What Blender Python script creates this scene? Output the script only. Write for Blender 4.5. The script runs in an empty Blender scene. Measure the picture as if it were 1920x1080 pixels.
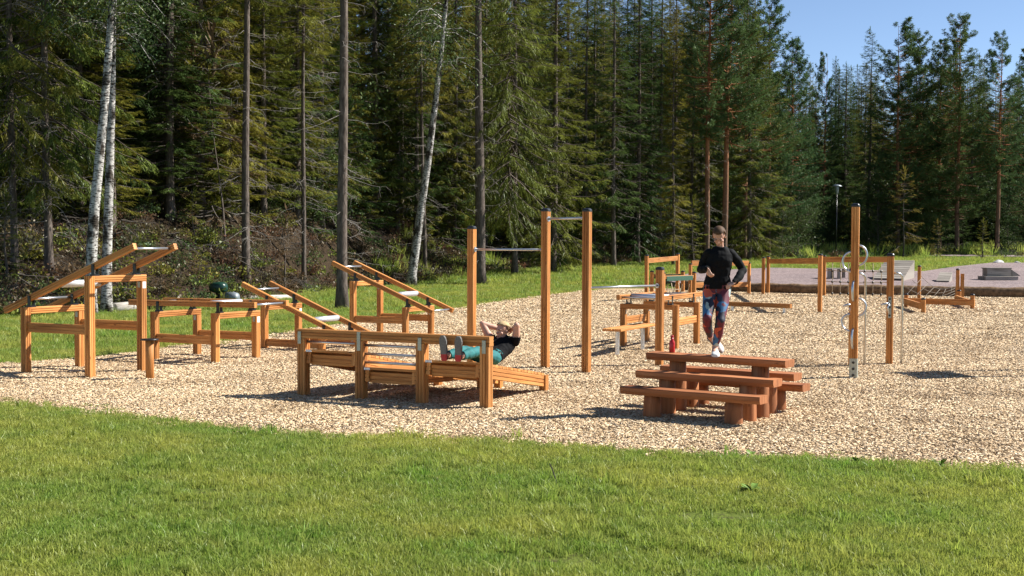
import bpy, bmesh, math, random
import numpy as np
from mathutils import Vector, Matrix, noise
from mathutils.kdtree import KDTree

random.seed(7); RNG = np.random.default_rng(7)
SC = bpy.context.scene
COL = SC.collection

# ------------------------------------------------------------------ camera
FPX, CAMH = 2296.0, 2.0                      # focal length in photo pixels, eye height in metres
PITCH, ROLL = math.atan(80 / FPX), -0.0041
_fw = Vector((0, math.cos(PITCH), -math.sin(PITCH))); _r0 = Vector((1, 0, 0)); _u0 = _r0.cross(_fw)
_r = math.cos(ROLL) * _r0 - math.sin(ROLL) * _u0
_u = math.sin(ROLL) * _r0 + math.cos(ROLL) * _u0
cam_data = bpy.data.cameras.new('camera'); cam = bpy.data.objects.new('camera', cam_data); COL.objects.link(cam)
cam_data.sensor_width = 36.0; cam_data.lens = 36.0 * FPX / 1920.0
cam_data.clip_start = 0.1; cam_data.clip_end = 3000
cam.matrix_world = Matrix(((_r.x, _u.x, -_fw.x, 0), (_r.y, _u.y, -_fw.y, 0), (_r.z, _u.z, -_fw.z, CAMH), (0, 0, 0, 1)))
SC.camera = cam

# ------------------------------------------------------------------ sky, sun, exposure
SUN_EL = math.radians(40); SUN_DIR = Vector((0.975, 0.22, 0)).normalized()      # horizontal direction towards the sun
world = bpy.data.worlds.new('World'); SC.world = world; world.use_nodes = True
wn = world.node_tree; bg = wn.nodes['Background']
sky = wn.nodes.new('ShaderNodeTexSky'); sky.sky_type = 'NISHITA'; sky.sun_disc = False
sky.sun_elevation = SUN_EL; sky.sun_rotation = math.atan2(SUN_DIR.x, SUN_DIR.y)
sky.air_density = 0.6; sky.dust_density = 0.0; sky.ozone_density = 0.8; sky.altitude = 200
wn.links.new(sky.outputs[0], bg.inputs[0]); bg.inputs[1].default_value = 0.075
sun_data = bpy.data.lights.new('sun', 'SUN'); sun = bpy.data.objects.new('sun', sun_data); COL.objects.link(sun)
sun_data.energy = 5.0; sun_data.angle = math.radians(0.53); sun_data.color = (1.0, 0.955, 0.88)
_sd = Vector((SUN_DIR.x * math.cos(SUN_EL), SUN_DIR.y * math.cos(SUN_EL), math.sin(SUN_EL)))
sun.rotation_euler = _sd.to_track_quat('Z', 'Y').to_euler(); sun.location = _sd * 100
SC.view_settings.view_transform = 'Standard'; SC.view_settings.look = 'None'
SC.view_settings.exposure = 1.1; SC.view_settings.gamma = 1.0; SC.view_settings.use_curve_mapping = False
SC.render.engine = 'CYCLES'
SC.cycles.max_bounces = 6; SC.cycles.diffuse_bounces = 3; SC.cycles.glossy_bounces = 2
SC.cycles.transmission_bounces = 3; SC.cycles.transparent_max_bounces = 4
SC.cycles.use_denoising = True; SC.cycles.denoiser = 'OPENIMAGEDENOISE'
SC.cycles.denoising_input_passes = 'RGB_ALBEDO_NORMAL'; SC.cycles.denoising_prefilter = 'ACCURATE'; SC.cycles.denoising_quality = 'HIGH'
SC.cycles.use_adaptive_sampling = False

# ------------------------------------------------------------------ photo pixel -> place
def sstep(a, b, x):
    t = min(1, max(0, (x - a) / (b - a))); return t * t * (3 - 2 * t)
EDGE = [(-60, 24), (-24, 28), (-16, 30.5), (-13.4, 32.5), (-11.6, 36), (-9.6, 41), (-8.2, 51), (-4.5, 63), (1.3, 76), (8, 85), (17, 92), (30, 104), (45, 104), (90, 96)]
EX = [e[0] for e in EDGE]; EY = [e[1] for e in EDGE]
def edge_y(x): return float(np.interp(x, EX, EY))
def terrain(x, y):
    t = max(0.0, min(y, 170) - 55)
    z = 0.0275 * t * sstep(0, 12, t)
    db = (y - edge_y(x)) * 0.72
    amp = 3.3 - 2.9 * sstep(-10.5, 1, x)
    z += amp * sstep(-1.0, 11, db)
    if db > -1:
        w = sstep(-1, 3, db)
        z += w * (0.22 * noise.noise(Vector((x * .45, y * .45, 1))) + 0.10 * noise.noise(Vector((x * 1.4, y * 1.4, 4))))
    return z
def ray(px, py):
    d = _fw * FPX + _r * (px - 960) - _u * (py - 540)
    return d / d.y
def gp(px, py, z=0.0):
    d = ray(px, py); t = (z - CAMH) / d.z
    return Vector((d.x * t, d.y * t, z))
def gpt(px, py):                              # first hit of the pixel's ray with the terrain
    d = ray(px, py); y = 5.0
    while y < 190:
        if CAMH + d.z * y <= terrain(d.x * y, y): break
        y += 0.1
    return Vector((d.x * y, y, terrain(d.x * y, y)))
def at(px, Y):                                # the ground point below/above a pixel column at depth Y
    x = (px - 960) / FPX * Y
    return Vector((x, Y, terrain(x, Y)))
ANG = math.radians(-26.3)
E1 = Vector((math.cos(ANG), math.sin(ANG), 0)); E2 = Vector((-E1.y, E1.x, 0))

# ------------------------------------------------------------------ object helpers
def tag(o, label=None, cat=None, group=None, kind=None):
    if label: o['label'] = label
    if cat: o['category'] = cat
    if group: o['group'] = group
    if kind: o['kind'] = kind
    return o
def thing(name, label, cat, loc=(0, 0, 0), rz=0.0, group=None):
    o = bpy.data.objects.new(name, None); COL.objects.link(o)
    o.location = loc; o.rotation_euler = (0, 0, rz); o.empty_display_size = 0.2
    return tag(o, label, cat, group)
def link(name, me, parent=None, loc=None, rot=None):
    o = bpy.data.objects.new(name, me); COL.objects.link(o)
    if parent is not None: o.parent = parent
    if loc is not None: o.location = loc
    if rot is not None: o.rotation_euler = rot
    return o

class MB:
    """collects shapes of one part and builds them as one mesh object"""
    def __init__(s): s.v = []; s.f = []; s.uv = []; s.m = []; s.sm = []
    def add(s, verts, faces, uvs=None, mi=0, smooth=False):
        o = len(s.v); s.v += [tuple(p) for p in verts]
        for k, f in enumerate(faces):
            s.f.append([o + i for i in f]); s.m.append(mi); s.sm.append(smooth)
            s.uv.append(uvs[k] if uvs else [(verts[i][0], verts[i][2]) for i in f])
        return s
    def beam(s, p0, p1, w, h, up=(0, 0, 1), groove=True, c=0.006, gw=0.011, gd=0.011, mi=0):
        p0, p1 = Vector(p0), Vector(p1); d = (p1 - p0); L = d.length; d.normalize()
        up = Vector(up); side = d.cross(up)
        if side.length < 1e-4: side = Vector((1, 0, 0))
        side.normalize(); up = side.cross(d).normalized()
        prof = []
        cor = [(-w/2, -h/2), (w/2, -h/2), (w/2, h/2), (-w/2, h/2)]
        for k in range(4):
            a, b = cor[k], cor[(k + 1) % 4]; ln = math.dist(a, b); t = ((b[0]-a[0])/ln, (b[1]-a[1])/ln); n = (-t[1], t[0])
            pts = [(c, 0)]
            if groove and ln > 0.085:
                for q in ((1/3, 2/3) if ln < 0.16 else (0.25, 0.5, 0.75)):
                    m = ln * q; pts += [(m - gw/2, 0), (m - gw*.3, gd), (m + gw*.3, gd), (m + gw/2, 0)]
            pts.append((ln - c, 0))
            prof += [(a[0] + t[0]*x + n[0]*y, a[1] + t[1]*x + n[1]*y) for x, y in pts]
        n = len(prof); ro = random.random() * 50; vo = random.random() * 50
        V = [p0 + side*a + up*b for a, b in prof] + [p1 + side*a + up*b for a, b in prof]
        F = []; U = []; acc = 0.0
        for i in range(n):
            j = (i + 1) % n; st = math.dist(prof[i], prof[j])
            F.append([i, j, n + j, n + i]); U.append([(ro+acc, vo), (ro+acc+st, vo), (ro+acc+st, vo+L), (ro+acc, vo+L)]); acc += st
        F.append(list(range(n))[::-1]); U.append([(ro + prof[i][0], vo + prof[i][1]*.2) for i in range(n)][::-1])
        F.append([n + i for i in range(n)]); U.append([(ro + prof[i][0], vo + prof[i][1]*.2) for i in range(n)])
        return s.add(V, F, U, mi)
    def box(s, c, size, rot=None, mi=0):
        c = Vector(c); x, y, z = [q / 2 for q in size]
        V = [Vector(q) for q in ((-x,-y,-z),(x,-y,-z),(x,y,-z),(-x,y,-z),(-x,-y,z),(x,-y,z),(x,y,z),(-x,y,z))]
        if rot is not None: V = [rot @ q for q in V]
        V = [q + c for q in V]
        return s.add(V, [[3,2,1,0],[4,5,6,7],[0,1,5,4],[1,2,6,5],[2,3,7,6],[3,0,4,7]], None, mi)
    def tube(s, pts, rad, seg=10, caps=True, mi=0, sx=1.0):
        pts = [Vector(p) for p in pts]; n = len(pts)
        if not hasattr(rad, '__len__'): rad = [rad] * n
        d0 = (pts[1] - pts[0]).normalized(); ref = Vector((0, 0, 1)) if abs(d0.z) < .9 else Vector((1, 0, 0))
        a = d0.cross(ref).normalized(); V = []; acc = 0; L = [0]
        for i in range(1, n): acc += (pts[i] - pts[i-1]).length; L.append(acc)
        for i in range(n):
            d = (pts[min(i+1, n-1)] - pts[max(i-1, 0)]).normalized()
            a = (a - d * a.dot(d)).normalized(); b = d.cross(a)
            for k in range(seg):
                t = 2*math.pi*k/seg; V.append(pts[i] + (a*math.cos(t)*sx + b*math.sin(t)) * rad[i])
        F = []; U = []; ro = random.random() * 20
        for i in range(n - 1):
            for k in range(seg):
                j = (k + 1) % seg; F.append([i*seg+k, i*seg+j, (i+1)*seg+j, (i+1)*seg+k])
                r = rad[i] * 2 * math.pi / seg; U.append([(ro+k*r, L[i]), (ro+(k+1)*r, L[i]), (ro+(k+1)*r, L[i+1]), (ro+k*r, L[i+1])])
        s.add(V, F, U, mi, True)
        if caps:
            o = len(s.v) - len(V)
            for ring in (list(range(seg))[::-1], [(n-1)*seg + k for k in range(seg)]):
                s.f.append([o + i for i in ring]); s.uv.append([(ro + V[i].x, V[i].y) for i in ring]); s.m.append(mi); s.sm.append(False)
        return s
    def loft(s, rings, mi=0, smooth=True, cap=True):
        n = len(rings[0]); V = [p for r in rings for p in r]; F = []
        for i in range(len(rings) - 1):
            for k in range(n):
                j = (k + 1) % n; F.append([i*n+k, i*n+j, (i+1)*n+j, (i+1)*n+k])
        if cap: F += [list(range(n))[::-1], [(len(rings)-1)*n + k for k in range(n)]]
        return s.add(V, F, None, mi, smooth)
    def lathe(s, prof, c=(0, 0, 0), seg=16, mi=0):
        c = Vector(c)
        return s.loft([[c + Vector((r*math.cos(2*math.pi*k/seg), r*math.sin(2*math.pi*k/seg), z)) for k in range(seg)] for r, z in prof], mi)
    def cap(s, c, w, mi=0):
        c = Vector(c); R = []
        for q, z in ((w+.008, 0), (w+.008, .028), (w*.86, .046), (w*.45, .054)):
            h = q/2; e = q*.12
            R.append([c + Vector(p) for p in ((-h,-h+e,z),(-h+e,-h,z),(h-e,-h,z),(h,-h+e,z),(h,h-e,z),(h-e,h,z),(-h+e,h,z),(-h,h-e,z))])
        return s.loft(R, mi, False)
    def mesh(s, name, mats):
        me = bpy.data.meshes.new(name); me.from_pydata(s.v, [], s.f)
        uvl = me.uv_layers.new(name='UVMap')
        flat = [c for u in s.uv for q in u for c in q]; uvl.data.foreach_set('uv', flat)
        for m in (mats if isinstance(mats, (list, tuple)) else [mats]): me.materials.append(m)
        me.polygons.foreach_set('material_index', s.m); me.polygons.foreach_set('use_smooth', s.sm)
        me.update(); return me
    def build(s, name, mats, parent=None, loc=None, rot=None): return link(name, s.mesh(name, mats), parent, loc, rot)

# ------------------------------------------------------------------ materials
def newmat(name):
    m = bpy.data.materials.new(name); m.use_nodes = True; nt = m.node_tree
    return m, nt, nt.nodes['Principled BSDF']
def N(nt, t, **kw):
    n = nt.nodes.new(t)
    for k, v in kw.items():
        if k.startswith('i_'): n.inputs[int(k[2:])].default_value = v
        else: setattr(n, k, v)
    return n
def ramp(nt, fac, stops, interp='LINEAR'):
    n = nt.nodes.new('ShaderNodeValToRGB'); n.color_ramp.interpolation = interp
    el = n.color_ramp.elements
    while len(el) < len(stops): el.new(0.5)
    for e, (p, c) in zip(el, stops): e.position = p; e.color = (*c, 1)
    nt.links.new(fac, n.inputs[0]); return n.outputs[0]
def mixc(nt, fac, a, b, mode='MIX'):
    n = nt.nodes.new('ShaderNodeMix'); n.data_type = 'RGBA'; n.blend_type = mode
    for sock, v in ((n.inputs[0], fac), (n.inputs[6], a), (n.inputs[7], b)):
        if hasattr(v, 'is_linked') or hasattr(v, 'links'): nt.links.new(v, sock)
        else: sock.default_value = v if not isinstance(v, tuple) else (*v, 1)
    return n.outputs[2]
def noise_tex(nt, vec, scale, detail=4, rough=.55, dist=0):
    n = N(nt, 'ShaderNodeTexNoise'); n.inputs['Scale'].default_value = scale; n.inputs['Detail'].default_value = detail
    n.inputs['Roughness'].default_value = rough; n.inputs['Distortion'].default_value = dist
    if vec is not None: nt.links.new(vec, n.inputs['Vector'])
    return n.outputs[0]
def mapping(nt, vec, scale):
    n = N(nt, 'ShaderNodeMapping'); n.inputs['Scale'].default_value = scale; nt.links.new(vec, n.inputs[0]); return n.outputs[0]
def bump(nt, h, bsdf, strength=.4, dist=.01):
    n = N(nt, 'ShaderNodeBump'); n.inputs['Strength'].default_value = strength; n.inputs['Distance'].default_value = dist
    nt.links.new(h, n.inputs['Height']); nt.links.new(n.outputs[0], bsdf.inputs['Normal'])
def plain(name, col, rough=.5, metal=0.0, spec=.5, var=.15, scale=30):
    m, nt, b = newmat(name); g = N(nt, 'ShaderNodeNewGeometry')
    nz = noise_tex(nt, g.outputs['Position'], scale, 3)
    c = ramp(nt, nz, [(.3, tuple(q*(1-var) for q in col)), (.7, tuple(min(1, q*(1+var)) for q in col))])
    nt.links.new(c, b.inputs['Base Color']); b.inputs['Roughness'].default_value = rough; b.inputs['Metallic'].default_value = metal
    b.inputs['Specular IOR Level'].default_value = spec
    return m
def wood(name, dark, mid, light, rough=.6, knots=True, along=1.0):
    m, nt, b = newmat(name); tc = N(nt, 'ShaderNodeTexCoord'); oi = N(nt, 'ShaderNodeObjectInfo')
    uv = mapping(nt, tc.outputs['UV'], (15, .9*along, 1)); g1 = noise_tex(nt, uv, 1.0, 5, .6, .6)
    uv2 = mapping(nt, tc.outputs['UV'], (46, 2.2*along, 1)); g2 = noise_tex(nt, uv2, 1.0, 3)
    c = ramp(nt, g1, [(.30, dark), (.5, mid), (.72, light)])
    c = mixc(nt, .14, c, ramp(nt, g2, [(.35, (.25, .25, .25)), (.65, (1, 1, 1))]), 'MULTIPLY')
    if knots:
        v = N(nt, 'ShaderNodeTexVoronoi'); v.inputs['Scale'].default_value = 1.0
        nt.links.new(mapping(nt, tc.outputs['UV'], (9, 3.2, 1)), v.inputs['Vector'])
        k = ramp(nt, v.outputs['Distance'], [(.05, (.28, .2, .15)), (.13, (1, 1, 1))]); c = mixc(nt, .8, c, k, 'MULTIPLY')
    big = noise_tex(nt, mapping(nt, tc.outputs['UV'], (3, .8, 1)), 1.0, 2)
    c = mixc(nt, 1.0, c, ramp(nt, big, [(.3, (.74, .71, .68)), (.5, (.97, .96, .94)), (.7, (1.12, 1.10, 1.06))]), 'MULTIPLY')
    hv = N(nt, 'ShaderNodeHueSaturation'); mr = N(nt, 'ShaderNodeMapRange'); mr.inputs[3].default_value = .80; mr.inputs[4].default_value = 1.18
    nt.links.new(oi.outputs['Random'], mr.inputs[0]); nt.links.new(mr.outputs[0], hv.inputs['Value']); nt.links.new(c, hv.inputs['Color'])
    nt.links.new(hv.outputs[0], b.inputs['Base Color']); b.inputs['Roughness'].default_value = rough; b.inputs['Specular IOR Level'].default_value = .3
    bump(nt, g2, b, .25, .004); return m
M = {}
M['wood'] = wood('stained_pine', (.35, .125, .028), (.56, .24, .066), (.68, .35, .125))
M['logwood'] = wood('red_brown_log', (.22, .074, .027), (.355, .132, .048), (.47, .205, .090), .66, True, .7)
M['greywood'] = wood('weathered_board', (.19, .165, .14), (.30, .27, .235), (.40, .37, .33), .8, True)
M['deadwood'] = wood('bleached_log', (.22, .19, .16), (.46, .43, .38), (.62, .59, .54), .85, True, 2)
M['black'] = plain('black_plastic', (.012, .012, .013), .35)
M['steel'] = plain('galvanised_steel', (.56, .58, .60), .32, .9, .5, .12, 60)
M['tubesteel'] = plain('light_steel_tube', (.66, .68, .70), .38, .55, .5, .08, 40)
M['plate'] = plain('zinc_plate', (.40, .42, .36), .5, .6, .5, .25, 120)
M['whiteplate'] = plain('pale_sticker', (.78, .79, .80), .45)
M['rope'] = plain('tan_rope', (.42, .34, .24), .9, 0, .1, .3, 90)
M['darkrope'] = plain('grey_rope', (.20, .17, .14), .9, 0, .1, .4, 60)
M['green'] = plain('green_fabric', (.015, .075, .045), .7)
M['darkgreen'] = plain('green_enamel', (.008, .04, .026), .35)
M['greymetal'] = plain('grey_cast_metal', (.22, .25, .27), .45, .4)
M['red'] = plain('red_bottle', (.42, .012, .014), .28)
M['roll'] = plain('brown_coir', (.17, .112, .065), .95, 0, .1, .5, 9)
M['stone'] = plain('pale_stone', (.5, .49, .47), .85, 0, .2, .3, 9)

def bark(name, stops, sc=(5, 5, 1.2), bs=.8, extra=None):
    m, nt, b = newmat(name); tc = N(nt, 'ShaderNodeTexCoord')
    n1 = noise_tex(nt, mapping(nt, tc.outputs['Object'], sc), 3.0, 6, .65, .4)
    c = ramp(nt, n1, stops)
    if extra: c = extra(nt, tc, c)
    nt.links.new(c, b.inputs['Base Color']); b.inputs['Roughness'].default_value = .92; b.inputs['Specular IOR Level'].default_value = .15
    bump(nt, n1, b, bs, .03); return m
def birch_extra(nt, tc, c):
    n2 = noise_tex(nt, mapping(nt, tc.outputs['Object'], (3.5, 3.5, 16)), 2.2, 4, .6)
    k = ramp(nt, n2, [(.50, (1, 1, 1)), (.57, (.10, .085, .08))]); c = mixc(nt, 1.0, c, k, 'MULTIPLY')
    n3 = noise_tex(nt, mapping(nt, tc.outputs['Object'], (2, 2, 1.1)), 2.0, 4)
    k = ramp(nt, n3, [(.50, (1, 1, 1)), (.60, (.16, .14, .12))]); return mixc(nt, 1.0, c, k, 'MULTIPLY')
def pine_extra(nt, tc, c):
    sx = N(nt, 'ShaderNodeSeparateXYZ'); nt.links.new(tc.outputs['Object'], sx.inputs[0])
    mr = N(nt, 'ShaderNodeMapRange'); mr.inputs[1].default_value = 2.0; mr.inputs[2].default_value = 9.0; nt.links.new(sx.outputs[2], mr.inputs[0])
    n1 = noise_tex(nt, mapping(nt, tc.outputs['Object'], (5, 5, 1.6)), 3.0, 4)
    o = ramp(nt, n1, [(.35, (.20, .075, .035)), (.65, (.40, .18, .085))]); return mixc(nt, mr.outputs[0], c, o)
M['bark_spruce'] = bark('spruce_bark', [(.3, (.045, .036, .03)), (.55, (.125, .10, .083)), (.75, (.22, .19, .165))])
M['bark_birch'] = bark('birch_bark', [(.25, (.24, .225, .21)), (.55, (.48, .46, .43)), (.8, (.62, .60, .57))], (3, 3, 2), .4, birch_extra)
M['bark_pine'] = bark('pine_bark', [(.3, (.05, .034, .026)), (.55, (.15, .095, .065)), (.75, (.26, .17, .12))], (5, 5, 1.4), .9, pine_extra)
M['bark_dead'] = bark('dead_bark', [(.3, (.04, .034, .028)), (.6, (.10, .086, .072)), (.8, (.17, .15, .13))], (8, 8, 2), .5)

M['bark_twig'] = bark('dry_twig_bark', [(.3, (.13, .115, .10)), (.6, (.30, .275, .25)), (.8, (.45, .42, .39))], (8, 8, 2), .5)
def leafmat(name, dark, light, odd, oddness=.25, trans=.35):
    """foliage: every twig carries its own 'tint' value; trees differ a little from each other"""
    m, nt, b = newmat(name); nt.nodes.remove(b); out = nt.nodes['Material Output']
    at_ = N(nt, 'ShaderNodeAttribute'); at_.attribute_name = 'tint'; oi = N(nt, 'ShaderNodeObjectInfo')
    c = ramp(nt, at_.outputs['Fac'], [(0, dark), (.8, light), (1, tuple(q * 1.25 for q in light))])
    mr = N(nt, 'ShaderNodeMapRange'); mr.inputs[3].default_value = 0; mr.inputs[4].default_value = oddness; nt.links.new(oi.outputs['Random'], mr.inputs[0])
    c = mixc(nt, mr.outputs[0], c, odd)
    d = N(nt, 'ShaderNodeBsdfDiffuse'); t = N(nt, 'ShaderNodeBsdfTranslucent'); g = N(nt, 'ShaderNodeBsdfGlossy'); g.inputs['Roughness'].default_value = .45
    nt.links.new(c, d.inputs[0]); nt.links.new(c, t.inputs[0]); g.inputs[0].default_value = (.6, .65, .6, 1)
    mx = N(nt, 'ShaderNodeMixShader'); mx.inputs[0].default_value = trans; nt.links.new(d.outputs[0], mx.inputs[1]); nt.links.new(t.outputs[0], mx.inputs[2])
    m2 = N(nt, 'ShaderNodeMixShader'); m2.inputs[0].default_value = .025; nt.links.new(mx.outputs[0], m2.inputs[1]); nt.links.new(g.outputs[0], m2.inputs[2])
    nt.links.new(m2.outputs[0], out.inputs[0]); return m
M['spruce'] = leafmat('spruce_needles', (.020, .042, .008), (.165, .21, .036), (.29, .22, .03), .55, .3)
M['spruce_dark'] = leafmat('dark_spruce_needles', (.013, .033, .010), (.088, .150, .040), (.12, .15, .03), .35, .3)
M['spruce_yellow'] = leafmat('yellowing_needles', (.10, .085, .018), (.24, .19, .04), (.22, .15, .03), .3)
M['pine'] = leafmat('pine_needles', (.022, .050, .018), (.090, .160, .055), (.14, .165, .035), .4, .32)
M['leaf'] = leafmat('broad_leaves', (.03, .06, .02), (.085, .14, .045), (.16, .13, .03), .25, .4)
M['brown'] = leafmat('brown_dead_needles', (.06, .04, .022), (.15, .10, .055), (.12, .08, .04), .4, .2)
M['heather'] = leafmat('reddish_shrub_leaves', (.055, .028, .018), (.15, .065, .04), (.08, .09, .03), .9, .3)
M['grassblade'] = leafmat('grass_blades', (.12, .185, .026), (.285, .375, .062), (.44, .40, .13), .40, .5)
# ------------------------------------------------------------------ scattering (only for what nobody could count)
def scatter(name, pts, rot, scl, variants, kind_label=None, idx=None):
    n = len(pts); me = bpy.data.meshes.new(name); me.from_pydata([tuple(p) for p in pts], [], [])
    a = me.attributes.new('rot', 'FLOAT_VECTOR', 'POINT'); a.data.foreach_set('vector', np.asarray(rot, dtype=np.float32).ravel())
    s = np.asarray(scl, dtype=np.float32); s = np.repeat(s[:, None], 3, 1) if s.ndim == 1 else s
    a = me.attributes.new('scl', 'FLOAT_VECTOR', 'POINT'); a.data.foreach_set('vector', s.ravel())
    a = me.attributes.new('pick', 'INT', 'POINT'); a.data.foreach_set('value', np.asarray(idx if idx is not None else RNG.integers(0, len(variants), n), dtype=np.int32))
    o = link(name, me); o['kind'] = 'stuff'
    if kind_label: o['label'] = kind_label
    src = bpy.data.collections.new(name + '_source')
    for k, v in enumerate(variants):
        vo = bpy.data.objects.new(f'{name}_source_{k:02d}', v); src.objects.link(vo)
    ng = bpy.data.node_groups.new(name + '_nodes', 'GeometryNodeTree')
    ng.interface.new_socket('Geometry', in_out='INPUT', socket_type='NodeSocketGeometry')
    ng.interface.new_socket('Geometry', in_out='OUTPUT', socket_type='NodeSocketGeometry')
    gi = ng.nodes.new('NodeGroupInput'); go = ng.nodes.new('NodeGroupOutput')
    ip = ng.nodes.new('GeometryNodeInstanceOnPoints'); ci = ng.nodes.new('GeometryNodeCollectionInfo')
    ci.inputs['Collection'].default_value = src; ci.inputs['Separate Children'].default_value = True; ci.inputs['Reset Children'].default_value = True
    def attr(nm, t):
        q = ng.nodes.new('GeometryNodeInputNamedAttribute'); q.data_type = t; q.inputs[0].default_value = nm; return q.outputs[0]
    L = ng.links.new
    L(gi.outputs[0], ip.inputs['Points']); L(ci.outputs[0], ip.inputs['Instance']); ip.inputs['Pick Instance'].default_value = True
    L(attr('pick', 'INT'), ip.inputs['Instance Index']); L(attr('rot', 'FLOAT_VECTOR'), ip.inputs['Rotation']); L(attr('scl', 'FLOAT_VECTOR'), ip.inputs['Scale'])
    L(ip.outputs[0], go.inputs[0])
    mod = o.modifiers.new('scatter', 'NODES'); mod.node_group = ng
    return o
def rotz(n, tilt=0.0):
    r = np.zeros((n, 3)); r[:, 2] = RNG.uniform(0, 6.283, n)
    if tilt: r[:, :2] = RNG.normal(0, tilt, (n, 2))
    return r
def in_poly(P, X, Y):
    P = np.asarray(P); ins = np.zeros(len(X), bool); j = len(P) - 1
    for i in range(len(P)):
        xi, yi = P[i]; xj, yj = P[j]
        c = ((yi > Y) != (yj > Y)) & (X < (xj - xi) * (Y - yi) / (yj - yi + 1e-12) + xi); ins ^= c; j = i
    return ins
def tinted(name, V, F, tint, mat):
    """V: (n,3), F: (m,k) faces, tint: one value per vertex"""
    me = bpy.data.meshes.new(name); V = np.asarray(V, dtype=np.float32); F = np.asarray(F, dtype=np.int32)
    m, k = F.shape
    me.vertices.add(len(V)); me.vertices.foreach_set('co', V.ravel())
    me.loops.add(m * k); me.loops.foreach_set('vertex_index', F.ravel())
    me.polygons.add(m); me.polygons.foreach_set('loop_start', np.arange(0, m * k, k, dtype=np.int32))
    a = me.attributes.new('tint', 'FLOAT', 'POINT'); a.data.foreach_set('value', np.asarray(tint, dtype=np.float32))
    me.materials.append(mat); me.update(calc_edges=True); return me

# ------------------------------------------------------------------ ground
def ground_mat(forest):
    m, nt, b = newmat('forest_soil' if forest else 'turf_soil'); g = N(nt, 'ShaderNodeNewGeometry'); P = g.outputs['Position']
    n1 = noise_tex(nt, P, .5, 5); n2 = noise_tex(nt, P, 9, 5, .7); n3 = noise_tex(nt, P, 45, 3)
    if forest:
        c = ramp(nt, n2, [(.3, (.012, .009, .006)), (.5, (.032, .022, .013)), (.62, (.055, .036, .02)), (.75, (.036, .042, .013))])
    else:
        c = ramp(nt, n1, [(.3, (.09, .13, .02)), (.55, (.13, .17, .03)), (.75, (.18, .18, .05))])
        c = mixc(nt, .55, c, ramp(nt, n3, [(.3, (.25, .25, .2)), (.7, (1.1, 1.1, 1))]), 'MULTIPLY')
        c = mixc(nt, ramp(nt, n2, [(.5, (0, 0, 0)), (.68, (1, 1, 1))]), c, (.05, .037, .024))
    nt.links.new(c, b.inputs['Base Color']); b.inputs['Roughness'].default_value = .95; b.inputs['Specular IOR Level'].default_value = .1
    bump(nt, n2, b, .8, .06); return m
gx = np.concatenate([[-1500, -600, -250, -120], np.linspace(-72, 84, 215), [120, 250, 600, 1500]])
gy = np.concatenate([[-400, -100, -20], np.linspace(2, 172, 235), [220, 320, 600, 1500]])
V = [(x, y, terrain(x, y)) for y in gy for x in gx]; nx = len(gx); F = []; MI = []
for j in range(len(gy) - 1):
    for i in range(nx - 1):
        F.append((j*nx+i, j*nx+i+1, (j+1)*nx+i+1, (j+1)*nx+i))
        cx = (gx[i] + gx[i+1]) / 2; cy = (gy[j] + gy[j+1]) / 2
        MI.append(1 if cy > edge_y(cx) + noise.noise(Vector((cx*.3, cy*.3, 0))) * 1.5 else 0)
me = bpy.data.meshes.new('ground'); me.from_pydata(V, [], F); me.materials.append(ground_mat(False)); me.materials.append(ground_mat(True))
me.polygons.foreach_set('material_index', MI); me.polygons.foreach_set('use_smooth', [True] * len(F))
ground = link('ground', me); tag(ground, kind='structure')

def sheet(name, poly, mat, z=0.006, follow=True, skirt=0.0, step=0.6, wob=0.10):
    """a ground sheet with an uneven outline, laid over the terrain"""
    pts = []
    for k in range(len(poly)):
        a = Vector(poly[k]); b = Vector(poly[(k+1) % len(poly)]); n = max(1, int((b - a).length / step))
        for q in range(n):
            p = a.lerp(b, q / n); w = wob * noise.noise(Vector((p.x * 1.7, p.y * 1.7, 9)))
            t = (b - a).normalized(); pts.append((p.x - t.y * w, p.y + t.x * w))
    bm = bmesh.new(); vs = [bm.verts.new((x, y, 0)) for x, y in pts]; f = bm.faces.new(vs)
    if follow:
        bmesh.ops.triangulate(bm, faces=[f])
        bmesh.ops.subdivide_edges(bm, edges=[e for e in bm.edges if e.calc_length() > 4], cuts=3, use_grid_fill=False)
        bmesh.ops.triangulate(bm, faces=bm.faces[:])
    for v in bm.verts: v.co.z = (terrain(v.co.x, v.co.y) if follow else 0) + z
    if skirt:
        be = [e for e in bm.edges if e.is_boundary]; r = bmesh.ops.extrude_edge_only(bm, edges=be)
        for v in r['geom']:
            if isinstance(v, bmesh.types.BMVert): v.co.z -= skirt
    bmesh.ops.recalc_face_normals(bm, faces=bm.faces[:])
    me = bpy.data.meshes.new(name); bm.to_mesh(me); bm.free(); me.materials.append(mat)
    o = link(name, me); tag(o, kind='structure'); return o, pts
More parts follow.
